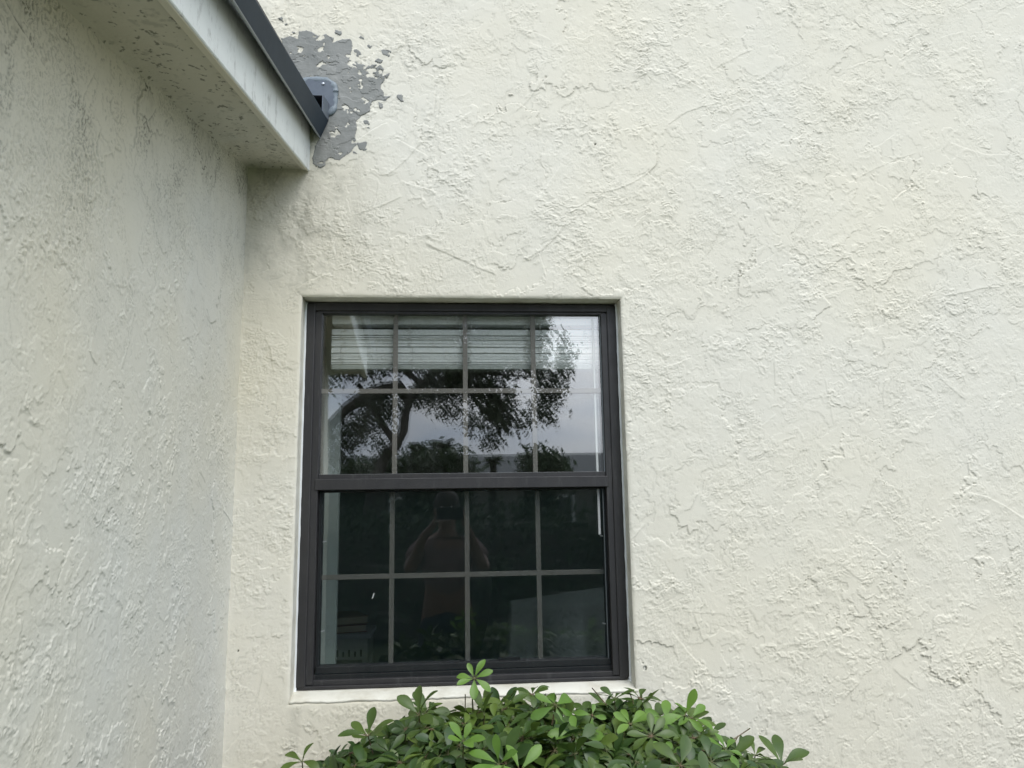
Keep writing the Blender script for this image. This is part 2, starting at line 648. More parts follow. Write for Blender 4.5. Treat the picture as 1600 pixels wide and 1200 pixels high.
def axis(lo, a, b, hi, fine, coarse):
    left = np.arange(lo, a - 1e-6, coarse)
    mid = np.arange(a, b, fine)
    right = np.arange(b, hi + coarse, coarse)
    return np.concatenate([left, mid, right]), len(left), len(left) + len(mid)


def polymask(px, pz, poly):
    ins = np.zeros(px.shape, bool)
    n = len(poly)
    for i in range(n):
        x0, z0 = poly[i]
        x1, z1 = poly[(i + 1) % n]
        if z0 == z1:
            continue
        c = ((z0 > pz) != (z1 > pz)) & (px < (x1 - x0) * (pz - z0) / (z1 - z0) + x0)
        ins ^= c
    return ins


# main wall -----------------------------------------------------------------
xs, xa, xb = axis(XC - .3, XC - .02, 3.0, 4.6, .0020, .03)
zs, za, zb = axis(0.0, .62, 3.60, 4.6, .0020, .03)
Xf, Zf, hf = stucco(xs[xa:xb], zs[za:zb], 11, R(28))
# fade the relief near the reveal edge so that the rounded arris reads
ex = np.maximum(np.maximum(OX0 - Xf, Xf - OX1), np.maximum(OZ0 - Zf, Zf - OZ1))
lipz = fbm(Xf / .03, Zf / .03, 5, 4, .6)
# below the sill: smooth painted band
H = np.zeros((len(zs), len(xs)), np.float32)
hf = hf * (1 - .45 * np.exp(-np.clip(ex, 0, None) / .006)) - .004 * np.exp(-np.clip(ex, 0, None) / (.0015 + .004 * lipz))
# trowel build-up in the inner corner
hf += .004 * np.exp(-np.clip(Xf - XC, 0, None) / .010) * fbm(Xf / .05, Zf / .05, 15, 3)
# small drilled hole and chips
for (px, py, rr, dd) in ((1008, 1044, .0055, .008), (930, 225, .0032, .003), (1005, 1036, .0025, .003), (372, 1017, .003, .003)):
    p = W(px, py, 0)
    rr2 = np.hypot(Xf - p.x, (Zf - p.z) * .8) + .003 * (fbm(Xf / .008, Zf / .008, 77, 2) - .5)
    hf -= dd * sstep(rr, rr * .6, rr2)
H[za:zb, xa:xb] = hf
X, Z = np.meshgrid(xs, zs)
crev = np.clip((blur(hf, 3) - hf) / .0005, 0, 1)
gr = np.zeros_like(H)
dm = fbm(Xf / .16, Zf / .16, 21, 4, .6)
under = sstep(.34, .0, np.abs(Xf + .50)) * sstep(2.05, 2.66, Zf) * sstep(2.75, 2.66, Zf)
g = crev * (.05 + .12 * sstep(.5, .62, dm)) + under * (.10 + .30 * sstep(.40, .62, fbm(Xf / .05, Zf / .07, 22, 5, .6)))  # shade in crevices and below the eave, put into the colour
wst = sstep(.02, .0, np.abs(Xf - (OX0 + .012)) - .006) * sstep(.78, 1.04, Zf) * sstep(1.085, 1.07, Zf)
g += .28 * wst * fbm(Xf / .01, Zf / .05, 23, 3)
for (px, py, rr) in ((1008, 1044, .006), (930, 225, .003), (1005, 1036, .002), (372, 1017, .0025)):
    p = W(px, py, 0)
    g += 2 * sstep(rr, rr * .7, np.hypot(Xf - p.x, (Zf - p.z) * .8))  # darkness inside the holes, painted in
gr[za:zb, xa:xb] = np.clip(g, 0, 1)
co = np.stack([X, -H, Z], -1).reshape(-1, 3)
xm, zm = (X[:-1, :-1] + X[1:, 1:]) / 2, (Z[:-1, :-1] + Z[1:, 1:]) / 2
hole = (xm > OX0) & (xm < OX1) & (zm > OZ0) & (zm < OZ1)
quads = grid_quads(len(xs), len(zs), ~hole)
co2, q2, at2 = compact(co, quads, {'grime_shade': gr.ravel()})
wall = empty('stucco_wall', (XC, 0, 0))
tag(wall, 'wide cream stucco wall facing the viewer, with the dark window set in it', 'wall')


def under_root(o, root):
    o.parent = root
    o.matrix_parent_inverse = Matrix.Translation(-Vector(root.location))
    return o


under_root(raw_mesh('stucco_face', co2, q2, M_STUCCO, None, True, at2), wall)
# reveal: four plaster linings round the opening
bm = bmesh.new()
T = .03


def lining(name, a):
    b = bmesh.new()
    box(b, *a)
    bmesh.ops.subdivide_edges(b, edges=list(b.edges), cuts=24, use_grid_fill=True)
    for v in b.verts:
        k = Vector((v.co.x * 60, v.co.z * 60, v.co.y * 60))
        from mathutils import noise as mn
        v.co.x += .0016 * mn.noise(k)
        v.co.z += .0016 * mn.noise(k + Vector((9, 2, 4)))
    return under_root(obj(name, b, M_SMOOTH, None, True), wall)


lining('window_reveal', (OX0 - T, OX0, .0035, YF + .08, OZ0 - T, OZ1 + T))
lining('window_reveal', (OX1, OX1 + T, .0035, YF + .08, OZ0 - T, OZ1 + T))
lining('window_reveal', (OX0 - .002, OX1 + .002, .0035, YF + .08, OZ1, OZ1 + T))
# sloping painted sill
b = bmesh.new()
ns = 120
rings = []
rnd = random.Random(3)
from mathutils import noise as mn
for k in range(ns + 1):
    x = OX0 - .001 + (OX1 - OX0 + .006) * k / ns
    w = .0030 * mn.noise(Vector((x * 14, 3, 0))) + .0022 * mn.noise(Vector((x * 70, 3, 0)))
    prof = [(YF + .02, 1.1135), (.030, 1.108 + w * .4), (.004, 1.0995 + w), (-.0006, 1.0962 + w), (-.0006, 1.0940 + w), (.0004, 1.0918 + w), (.0035, 1.0885 + w * 1.5), (.03, 1.07)]
    rings.append([b.verts.new((x, y, z)) for y, z in prof])
for r0, r1 in zip(rings, rings[1:]):
    for k in range(7):
        b.faces.new((r0[k], r1[k], r1[k + 1], r0[k + 1]))
b.faces.new(rings[0])
b.faces.new(rings[-1][::-1])
bmesh.ops.recalc_face_normals(b, faces=b.faces)
under_root(obj('window_sill', b, M_SMOOTH, None, True), wall)

# grey cement smear around the duct
poly_px = [(440, 60), (452, 57), (466, 62), (467, 50), (480, 48), (496, 56), (510, 55), (521, 60), (520, 68), (530, 63), (548, 60), (550, 73), (546, 92),
           (556, 95), (560, 98), (565, 100), (572, 104), (590, 98), (599, 108), (601, 119), (613, 113), (607, 124), (595, 134), (600, 148), (611, 150),
           (600, 156), (585, 157), (580, 168), (575, 178), (566, 184), (556, 190), (557, 205), (558, 225), (549, 238), (536, 244), (529, 252), (517, 247), (510, 248),
           (509, 259), (498, 264), (488, 254), (491, 230), (497, 218), (480, 190), (462, 140), (446, 96), (438, 76)]
blobs_px = [((567, 225), 9), ((572, 233), 4), ((558, 82), 7), ((606, 83), 7), ((593, 93), 6), ((625, 155), 7), ((578, 72), 4), ((564, 61), 3), ((457, 51), 3), ((449, 38), 3), ((441, 30), 4),
            ((594, 163), 5), ((574, 191), 5), ((579, 200), 3), ((556, 238), 4), ((606, 175), 2), ((530, 51), 5), ((469, 44), 2)]
poly = [(W(a, b_, 0).x, W(a, b_, 0).z) for a, b_ in poly_px]
px0, px1 = -.56, -.14
pz0, pz1 = 2.60, 3.16
i0, i1 = np.searchsorted(xs, px0), np.searchsorted(xs, px1)
j0, j1 = np.searchsorted(zs, pz0), np.searchsorted(zs, pz1)
PX, PZ, PH = X[j0:j1, i0:i1], Z[j0:j1, i0:i1], H[j0:j1, i0:i1]
# refine x2
def up2(a):
    o = np.empty((a.shape[0] * 2 - 1, a.shape[1] * 2 - 1), a.dtype)
    o[::2, ::2] = a
    o[1::2, ::2] = (a[1:] + a[:-1]) / 2
    o[:, 1::2] = (o[:, :-1:2][:, :o[:, 1::2].shape[1]] + o[:, 2::2]) / 2
    return o
PX, PZ, PH = up2(PX), up2(PZ), up2(PH)
wx = .018 * (fbm(PX / .022, PZ / .022, 91, 4, .52) - .5)
wz = .018 * (fbm(PX / .022, PZ / .022, 92, 4, .52) - .5)
mask = polymask(PX + wx, PZ + wz, poly)
for (p, r_) in blobs_px:
    c_ = W(p[0], p[1], 0)
    mask |= np.hypot((PX - c_.x + wx * 1.6), (PZ - c_.z + wz * 1.6) * 1.2) < r_ * .0019
# the coat misses deep pits and crests of the stucco
hb = PH - blur(PH, 14)
torn = (fbm(PX / .045, PZ / .03, 94, 5, .65) + hb * 80) > .672
for (a, b_, r_) in ((505, 78, 8), (472, 80, 7), (505, 103, 7), (560, 132, 6), (552, 107, 4), (521, 207, 5), (546, 173, 6), (573, 158, 6), (511, 92, 2)):
    c_ = W(a, b_, 0)
    torn |= np.hypot(PX - c_.x + wx * 3.2, (PZ - c_.z + wz * 3.2) * 1.5) < r_ * .0016
mask &= ~torn
mm = mask.astype(np.float32)
soft = blur(blur(mm, 2), 2)
# coat thickness dies out at its edge
th = .0016 * sstep(.25, .8, soft) + .0003
hc = .35 * blur(PH, 1) + .65 * blur(PH, 10) + .0004 + .0008 * sstep(.5, .95, soft) + .0006 * (fbm(PX / .02, PZ / .008, 96, 3) - .5) * sstep(.5, .9, soft)
# little slumps and torn ledges in the coat
lg = fbm(PX / .07, PZ / .05, 97, 5, .55)
hc += .0013 * (sstep(.50, .506, lg)) * sstep(.6, .9, soft)
co = np.stack([PX, -np.maximum(hc, blur(PH, 1) * .5 + .5 * PH + .0003) - .0001, PZ], -1).reshape(-1, 3)
ok = mask[:-1, :-1] & mask[1:, 1:] & mask[1:, :-1] & mask[:-1, 1:]
q = grid_quads(PX.shape[1], PX.shape[0], ok)
co2, q2, _ = compact(co, q, {})
cem = under_root(raw_mesh('cement_patch', co2, q2, M_CEMENT, None, True), wall)
cem['label'] = 'ragged grey cement smear on the cream stucco beside the eave end'

# side wall -----------------------------------------------------------------
ys, ya, yb = axis(-1.50, -1.50, .0, .2, .00165, .03)
zz, zza, zzb = axis(0.0, .80, 2.70, 2.70, .00165, .03)
Yf, Z2f, h2 = stucco(ys[ya:yb], zz[zza:zzb], 47, R(100))
h2 *= 1.0
# eave line closes the top: keep everything under the soffit plus a little
H2 = np.zeros((len(zz), len(ys)), np.float32)
H2[zza:zzb, ya:yb] = h2
G2 = np.zeros_like(H2)
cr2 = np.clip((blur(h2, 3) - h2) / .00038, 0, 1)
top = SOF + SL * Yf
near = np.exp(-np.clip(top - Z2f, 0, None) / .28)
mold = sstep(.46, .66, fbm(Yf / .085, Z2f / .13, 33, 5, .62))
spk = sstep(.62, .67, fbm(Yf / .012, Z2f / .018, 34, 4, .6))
g2 = cr2 * (.06 + .9 * near * (.35 + .5 * mold)) + near * (.09 + .22 * mold * fbm(Yf / .01, Z2f / .03, 36, 4, .65)) + .22 * spk * near * mold  # mildew, plus eave and crevice shade put into the colour
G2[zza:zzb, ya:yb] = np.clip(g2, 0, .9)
YY, ZZ = np.meshgrid(ys, zz)
co = np.stack([XC + H2, YY, ZZ], -1).reshape(-1, 3)
ym, zm2 = (YY[:-1, :-1] + YY[1:, 1:]) / 2, (ZZ[:-1, :-1] + ZZ[1:, 1:]) / 2
keep = (zm2 < SOF + SL * ym + .02) & (ym < .002)
q = grid_quads(len(ys), len(zz), keep)
co2, q2, at2 = compact(co, q, {'grime_shade': G2.ravel()})
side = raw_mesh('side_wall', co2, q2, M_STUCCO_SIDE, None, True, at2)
b = bmesh.new()
box(b, -3.2, XC - .008, -1.50, -.01, 0, 2.30)
sb = obj('side_wall_core', b, M_STUCCO_SIDE, side)
tag(side, 'cream stucco side wall at the left, with mildew and tinted shade under the eave', 'wall')

# eave ----------------------------------------------------------------------
eave = empty('roof_eave', (-.43, 0, 2.64))
tag(eave, 'sloping roof eave with pale fascia board and dark metal edge ending at the wall', 'eave')
XS = -.449
YN = -1.56
xs3 = np.arange(XC - .02, XS + .0015, .002)
ys3 = np.arange(-1.54, .002, .002)
Xs, Ys, h3 = stucco(np.arange(XC - .02, XC + .35, .002), ys3, 81, R(80), .7)
h3 = h3[:, :len(xs3)] * .55
Xs, Ys = Xs[:, :len(xs3)], Ys[:, :len(xs3)]
cove = np.exp(-np.clip(Xs - XC, 0, None) / .012) * .008 * (.4 + fbm(Xs / .03, Ys / .05, 82, 3))
cove2 = np.exp(np.clip(Ys, None, 0) / .010) * .006
Zs = SOF + SL * Ys - h3 - cove - cove2
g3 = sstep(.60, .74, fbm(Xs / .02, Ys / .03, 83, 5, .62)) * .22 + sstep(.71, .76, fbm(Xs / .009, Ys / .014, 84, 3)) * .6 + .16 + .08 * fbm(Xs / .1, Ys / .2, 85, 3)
co2 = np.stack([Xs, Ys, Zs], -1).reshape(-1, 3)
under_root(raw_mesh('soffit', co2, grid_quads(Xs.shape[1], Xs.shape[0], flip=True), M_STUCCO_SIDE, None, True, {'grime_shade': np.clip(g3, 0, .8).ravel()}), eave)
b = bmesh.new()
extrude_poly(b, [(XC - .012, SOF + .01), (XS, SOF + .01), (XS, SOF + .13), (XC - .012, SOF + .13)], [(-1.545, SL * -1.545), (-.002, 0)])
under_root(obj('eave_framing', b, M_STUCCO_SIDE), eave)
# fascia board, slightly wavy lower edge
b = bmesh.new()
st_ = []
nst = 90
prof0 = [(XS - .001, SOF - .004), (-.430, SOF - .013), (-.428, SOF - .0125), (-.4265, SOF - .010), (-.4275, SOF + .148), (XS - .001, SOF + .148)]
rings = []
for k in range(nst + 1):
    y = YN + (-.001 - YN) * k / nst
    wob = .0012 * mn.noise(Vector((y * 5, 1, 1))) + .0006 * mn.noise(Vector((y * 21, 1, 1)))
    rings.append([b.verts.new((x + (wob if i in (1, 2, 3) else 0), y, z + SL * y + (wob if i in (0, 1, 2, 3) else 0))) for i, (x, z) in enumerate(prof0)])
for a, c_ in zip(rings, rings[1:]):
    for k in range(6):
        b.faces.new((a[k], a[(k + 1) % 6], c_[(k + 1) % 6], c_[k]))
b.faces.new(rings[0]); b.faces.new(rings[-1][::-1])
bmesh.ops.recalc_face_normals(b, faces=b.faces)
under_root(obj('fascia_board', b, M_FASCIA), eave)
# bottom strip of the fascia, same cream stucco paint as the soffit
b = bmesh.new()
extrude_poly(b, [(XS - .002, SOF - .006), (-.431, SOF - .0145), (-.4295, SOF - .0132), (XS - .002, SOF - .0035)], [(YN, SL * YN), (-.002, 0)])
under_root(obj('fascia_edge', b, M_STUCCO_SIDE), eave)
# metal roof edge
b = bmesh.new()
SLT = .236
prof = [(-.3975, 2.7455), (-.3955, 2.7450), (-.3925, 2.752), (-.3735, 2.800), (-.375, 2.8045), (-.41, 2.807), (-.41, 2.8045), (-.377, 2.8015), (-.3945, 2.753)]
extrude_poly(b, prof, [(YN, SLT * YN, 1 + .276 * YN), (-.003, 0, 1)])
under_root(obj('metal_roof_edge', b, M_TRIM), eave)
b = bmesh.new()
pts = []
for k in range(41):
    y = YN + (-.004 - YN) * k / 40
    kk = 1 + .276 * y
    pts.append((-.3855 - .013 * kk, y, 2.773 - .0275 * kk + SLT * y + .0005 * mn.noise(Vector((k * .4, 0, 0)))))
tube(b, pts, .0030, 8)
hem = under_root(obj('edge_hem', b, Mat('hem_grey', .45, (.22, .24, .25)).m, None, True), eave)
b = bmesh.new()
extrude_poly(b, [(-.385, 2.8095), (-.385, 2.816), (-3.2, 2.835), (-3.2, 2.81)], [(YN, SLT * YN), (-.003, 0)])
under_root(obj('roof_shingles', b, M_SHINGLE), eave)

# duct stub with flange ------------------------------------------------------
duct = empty('duct_stub', (-.40, 0, 2.86))
tag(duct, 'short blue-grey square duct sealed to the wall in the grey cement patch', 'duct')
b = bmesh.new()
fx0, fx1, fz0, fz1 = -.47, -.356, 2.842, 2.937


def rounded(x0, x1, z0, z1, r, n=6):
    out = []
    for cx, cz, a0 in ((x1 - r, z1 - r, 0), (x0 + r, z1 - r, 90), (x0 + r, z0 + r, 180), (x1 - r, z0 + r, 270)):
        for k in range(n + 1):
            a = R(a0 + 90 * k / n)
            out.append((cx + r * math.cos(a), cz + r * math.sin(a)))
    return out


def plate(b, pts, y0, y1):
    f0 = [b.verts.new((x, y0, z)) for x, z in pts]
    f1 = [b.verts.new((x, y1, z)) for x, z in pts]
    b.faces.new(f0)
    b.faces.new(f1[::-1])
    for k in range(len(pts)):
        b.faces.new((f0[k], f1[k], f1[(k + 1) % len(pts)], f0[(k + 1) % len(pts)]))
    bmesh.ops.recalc_face_normals(b, faces=b.faces)


plate(b, rounded(fx0, fx1, fz0 - .02, fz1, .035), -.0075, .001)
under_root(obj('flange', b, M_DUCT), duct)
b = bmesh.new()
ring = rounded(fx0 + .002, fx1 + .001, fz0 - .02, fz1, .037, 10)
pts = []
for k in range(len(ring) * 4):
    i = k // 4
    t = (k % 4) / 4
    a, c_ = ring[i], ring[(i + 1) % len(ring)]
    pts.append((a[0] * (1 - t) + c_[0] * t, -.003, a[1] * (1 - t) + c_[1] * t))
pts.append(pts[0])
tube(b, pts, [.0105 + .007 * mn.noise(Vector((p[0] * 45, 0, p[2] * 45))) for p in pts], 8)
for v in b.verts:
    v.co.y = min(v.co.y, .0)* .55 - .0008
under_root(obj('sealant_bead', b, M_SEAL, None, True), duct)
# square tube, open towards the front, tapering a little
b = bmesh.new()
ax0, ax1, az0, az1 = -.432, -.376, 2.782, 2.838
for (y0, y1, k) in ((-.09, -.004, 1),):
    o = [(ax0, az0), (ax1, az0), (ax1, az1), (ax0, az1)]
    w = .0028
    inn = [(ax0 + w, az0 + w), (ax1 - w, az0 + w), (ax1 - w, az1 - w), (ax0 + w, az1 - w)]
    A = [b.verts.new((x, y0, z)) for x, z in o]
    B = [b.verts.new((x, y0, z)) for x, z in inn]
    Cc = [b.verts.new((x + (.004 if x > -.4 else 0), y1, z + .02)) for x, z in o]
    D = [b.verts.new((x, y1, z + .02)) for x, z in inn]
    for i in range(4):
        j = (i + 1) % 4
        b.faces.new((A[i], A[j], B[j], B[i]))
        b.faces.new((A[i], Cc[i], Cc[j], A[j]))
        b.faces.new((B[i], B[j], D[j], D[i]))
    b.faces.new(D)
bmesh.ops.recalc_face_normals(b, faces=b.faces)
under_root(obj('square_tube', b, M_DUCT), duct)
b = bmesh.new()
p = W(505, 131, -.008)
bmesh.ops.create_uvsphere(b, u_segments=12, v_segments=8, radius=.0048, matrix=Matrix.Translation((p.x, -.009, p.z)) @ Matrix.Diagonal((1, .6, 1, 1)))
under_root(obj('screw', b, M_SCREW, None, True), duct)

# ------------------------------------------------------------------ the window
win = empty('window', (.04, YF, 1.10))
tag(win, 'dark bronze single hung window with a grid of small panes in each sash', 'window')


def wp(name, m, *a, bev=.0012):
    return under_root(boxo(name, m, None, *a, bev=bev), win)


FX0, FX1, FZ0, FZ1 = -.4335, .5195, 1.1145, 2.2365
jl, jr = W(500, 607, YF).x, W(943, 607, YF).x
b = bmesh.new()
D1 = YF + .085
# jambs in two steps
box(b, FX0, FX0 + .027, YF, D1, FZ0 + .006, FZ1 - .004, bev=.003)
box(b, FX0 + .026, jl, YF + .005, D1, FZ0 + .012, FZ1 - .028, bev=.0015)
box(b, FX1 - .030, FX1, YF, D1, FZ0 + .006, FZ1 - .004, bev=.003)
box(b, jr, FX1 - .029, YF + .005, D1, FZ0 + .012, FZ1 - .028, bev=.0015)
box(b, FX0 + .003, FX1 - .003, YF + .002, YF + .042, W(730, 486, YF).z, FZ1, bev=.002)
box(b, FX0 + .03, FX1 - .03, YF + .009, YF + .040, W(730, 489.5, YF).z, W(730, 486, YF).z + .002, bev=.001)
# sill track: three steps
box(b, FX0 + .008, FX1 - .008, YF + .002, D1, FZ0, FZ0 + .0085, bev=.0015)
box(b, FX0 + .026, FX1 - .030, YF + .010, D1, FZ0 + .008, W(730, 1057, YF).z, bev=.0015)
box(b, jl - .006, jr + .006, YF + .021, D1, W(730, 1057, YF).z - .002, W(730, 1050, YF).z + .001, bev=.001)
under_root(obj('frame', b, M_FRAME), win)
# thin lit channel line down the right jamb
zmr_t, zmr_b = W(730, 746, YF).z, W(730, 763, YF).z
wp('meeting_rail', M_FRAME, jl - .008, jr + .006, YF + .001, YF + .05, zmr_b, zmr_t, bev=.0015)
wp('meeting_rail_lip', M_FRAME, jl, jr, YF + .012, YF + .045, zmr_t - .001, W(730, 739, YF + .012).z, bev=.001)
# upper fixed lite
YG = YF + .022
gt, gb = W(730, 487, YG).z, W(730, 740, YG).z


def pane(name, x0, x1, z0, z1, y, m, tiltx=0.0, tiltz=0.0):
    b = bmesh.new()
    vs = [b.verts.new((x, y + tiltx * (z - (z0 + z1) / 2) + tiltz * (x - (x0 + x1) / 2), z)) for x, z in ((x0, z0), (x1, z0), (x1, z1), (x0, z1))]
    b.faces.new(vs)
    return under_root(obj(name, b, m), win)


pane('glass_pane', jl - .004, jr + .004, gb - .01, gt + .01, YG, M_GLASS)
pane('glass_pane', jl - .004, jr + .004, gb - .01, gt + .01, YG + .014, M_GLASS_IN, .0016, -.0012)
YM = YG + .007


def muntins(xsx, zc, y, z0, z1, x0, x1, w=.0145):
    for px, py in xsx:
        x = W(px, py, y).x
        wp('muntin', M_MUNTIN, x - w / 2, x + w / 2, y - .003, y + .003, z0, z1, bev=.0008)
    z = W(*zc, y).z
    wp('muntin', M_MUNTIN, x0, x1, y - .0036, y + .0024, z - w / 2, z + w / 2, bev=.0008)


muntins([(617.5, 607), (727, 607), (834, 607)], (730, 611), YM, gb, gt, jl, jr)
b = bmesh.new()   # light glazing bead visible round the upper lite
for (x0, x1, z0, z1) in ((jr - .0035, jr + .001, gb, gt), (jl, jr, gb - .0005, gb + .0018)):
    box(b, x0, x1, YG - .006, YG - .001, z0, z1, bev=.0006)
under_root(obj('glazing_bead', b, Mat('grey_bead', .5, (.20, .22, .23)).m), win)
# lower sash
YL = YF + .048
sl0, sl1 = W(500, 900, YF + .03).x, W(947, 900, YF + .03).x
b = bmesh.new()
zt, zb_ = W(730, 767, YL).z, W(730, 1033, YL).z
box(b, sl0 - .006, sl1 + .006, YF + .03, YF + .075, zt, zmr_b + .004, bev=.001)     # top rail behind meeting rail
box(b, sl0 - .006, sl1 + .006, YF + .026, YF + .07, W(730, 1046, YF + .026).z, zb_, bev=.0015)
box(b, sl0 - .006, sl1 + .006, YF + .022, YF + .07, W(730, 1054, YF + .022).z, W(730, 1046, YF + .026).z - .001, bev=.002)
box(b, sl0 - .008, sl0 + .001, YF + .03, YF + .07, zb_, zt, bev=.001)
box(b, sl1 - .001, sl1 + .008, YF + .03, YF + .07, zb_, zt, bev=.001)
sash = under_root(obj('lower_sash', b, M_FRAME), win)
mt = bpy.data.materials.new('insect_screen_mesh')
mt.use_nodes = True
n_, l_ = mt.node_tree.nodes, mt.node_tree.links
n_.clear()
o_ = n_.new('ShaderNodeOutputMaterial')
t_ = n_.new('ShaderNodeBsdfTransparent')
d_ = n_.new('ShaderNodeBsdfDiffuse')
d_.inputs['Color'].default_value = (.006, .014, .015, 1)
x_ = n_.new('ShaderNodeMixShader')
x_.inputs['Fac'].default_value = .30
l_.new(t_.outputs[0], x_.inputs[1])
l_.new(d_.outputs[0], x_.inputs[2])
l_.new(x_.outputs[0], o_.inputs['Surface'])
pane('insect_screen', sl0 - .004, sl1 + .004, W(730, 1054, YF + .022).z, zt + .02, YF + .0205, mt)
pane('glass_pane', sl0 - .002, sl1 + .002, zb_ - .004, zt + .004, YL, M_GLASS_LOW, .0004)
pane('glass_pane', sl0 - .002, sl1 + .002, zb_ - .004, zt + .004, YL + .014, M_GLASS_LOW_IN, .0014, .0008)
YM2 = YL + .007
muntins([(612, 900), (730, 900), (842, 900)], (730, 897.5), YM2, zb_, zt, sl0, sl1)
b = bmesh.new()
box(b, sl1 - .0028, sl1 - .0006, YF + .026, YF + .031, zb_, zt, bev=.0004)
under_root(obj('channel_strip', b, Mat('bare_aluminium', .4, (.30, .33, .34)).m), win)
for (px, py, s) in ((507, 846, 1), (504, 986, 1), (940, 837, -1), (944, 974, -1)):
    p = W(px, py, YL - .004)
    bb = bmesh.new()
    box(bb, p.x - .005, p.x + .005, YL - .006, YL - .0015, p.z - .0022, p.z + .0012, bev=.0006)
    for v in bb.verts:
        v.co.z += s * (v.co.x - p.x) * .2
    under_root(obj('sash_clip', bb, Mat('white_clip', .5, (.45, .48, .47)).m), win)
bb = bmesh.new()
p0, p1 = W(779, 1031, YL - .003), W(812, 1027, YL - .003)
box(bb, p0.x, p1.x, YL - .0028, YL - .001, p0.z - .002, p1.z + .001, bev=.0004)
under_root(obj('drain_slot', bb, Mat('black_slot', .7, (.008, .008, .008)).m), win)
bb = bmesh.new()   # bright spark in the glass, put in as a white sliver
p = W(583, 931, YL - .002)
vs = [bb.verts.new((p.x + a, YL - .0015, p.z + c_)) for a, c_ in ((-.0035, -.008), (0, -.0065), (.0042, .007), (.001, .008))]
r = bmesh.ops.extrude_face_region(bb, geom=[bb.faces.new(vs)])
for v in [g for g in r['geom'] if isinstance(g, bmesh.types.BMVert)]:
    v.co.y -= .0008
bmesh.ops.recalc_face_normals(bb, faces=bb.faces)
under_root(obj('glint_sliver', bb, Mat('white_glint', .5, (.85, .86, .85)).m), win)
# caulk line round the frame
b = bmesh.new()
rnd = random.Random(5)
for (xc_, s) in ((OX0 + .0025, 1), (OX1 - .0025, -1)):
    pts = [(xc_ + .0008 * mn.noise(Vector((k * .7, s, 0))), YF + .004, 1.108 + (OZ1 - 1.112) * k / 60) for k in range(61)]
    tube(b, pts, [.0048 + .0016 * mn.noise(Vector((k * .45, s * 3, 1))) for k in range(61)], 8)
under_root(obj('caulk_line', b, M_CAULK, None, True), win)

M_RET = Mat('return_paint', .7, (.20, .235, .22)).m
M_CAS = Mat('casing_paint', .7, (.42, .46, .44)).m
# interior drywall return behind the frame (part of the window opening)
b = bmesh.new()
RY0, RY1 = YF + .086, YF + .21
rx0, rx1 = -.405, .500
box(b, rx0 - .02, rx0, RY0, RY1, 1.11, 2.262, bev=0)
box(b, rx1, rx1 + .02, RY0, RY1, 1.11, 2.262, bev=0)
box(b, rx0 - .02, rx1 + .02, RY0, RY1, 2.262, 2.285, bev=0)
box(b, rx0 - .02, rx1 + .02, RY0, RY1 + .02, 1.085, 1.11, bev=0)
under_root(obj('inner_return', b, M_RET), win)
# narrow white trim edge seen inside at the left
p0 = W(518, 900, RY1 + .03)
p1 = W(528.5, 900, RY1 + .03)
under_root(boxo('inner_casing', M_CAS, None, p0.x - .03, p1.x, RY1 + .001, RY1 + .03, 1.11, W(520, 585, RY1).z + .25, bev=.002), win)

# ------------------------------------------------------------------ the blind
YB = YF + .074
bl = empty('window_blind', (.05, YB, 2.25))
tag(bl, 'white slatted blind drawn up behind the upper panes', 'blind')
BX0, BX1 = W(520, 540, YB).x, .492


def bp(name, m, *a, bev=.001):
    return under_root(boxo(name, m, None, *a, bev=bev), bl)


bp('headrail', M_BLIND, BX0, BX1, YB - .025, YB + .025, W(730, 507, YB - .025).z, 2.258)
z1b, z0b = W(730, 515, YB - .027).z, W(730, 569, YB - .027).z
rnd = random.Random(12)
bb = bmesh.new()
bp('valance_slat', M_BLIND, BX0, BX1, YB - .027, YB + .02, W(730, 524, YB - .027).z, z1b, bev=.002)
zc = W(730, 526, YB - .027).z
nsl = 27
for k in range(nsl):
    z = zc - (zc - z0b) * (k + .5) / nsl
    b = bmesh.new()
    tl = rnd.uniform(-.0009, .0009)
    sag = rnd.uniform(-.0012, .0012)
    hh_ = rnd.choice((.0012, .0015, .0017, .0018))
    yoff = rnd.uniform(-.004, .004)
    n = 24
    R0, R1, R2, R3 = [], [], [], []
    for i in range(n + 1):
        t = i / n
        x = BX0 + (BX1 - BX0) * t + rnd.uniform(-.0002, .0002)
        zz_ = z + tl * (t - .5) * 2 + sag * math.sin(math.pi * t * 2 + k) * .5
        R0.append(b.verts.new((x, YB - .026 + yoff, zz_ - hh_)))
        R1.append(b.verts.new((x, YB - .026 + yoff, zz_ + hh_)))
        R2.append(b.verts.new((x, YB + .022 + yoff, zz_ + .0016)))
        R3.append(b.verts.new((x, YB + .022 + yoff, zz_)))
    for i in range(n):
        for A, B in ((R0, R1), (R1, R2), (R2, R3), (R3, R0)):
            b.faces.new((A[i], A[i + 1], B[i + 1], B[i]))
    for i in (0, n):
        b.faces.new((R0[i], R1[i], R2[i], R3[i]))
    bmesh.ops.recalc_face_normals(b, faces=b.faces)
    under_root(obj('slat', b, M_BLIND), bl)
bp('bottom_rail', Mat('bottom_rail_grey', .5, (.40, .43, .41)).m, BX0, BX1, YB - .026, YB + .022, W(730, 577, YB - .026).z, z0b - .0005, bev=.002)
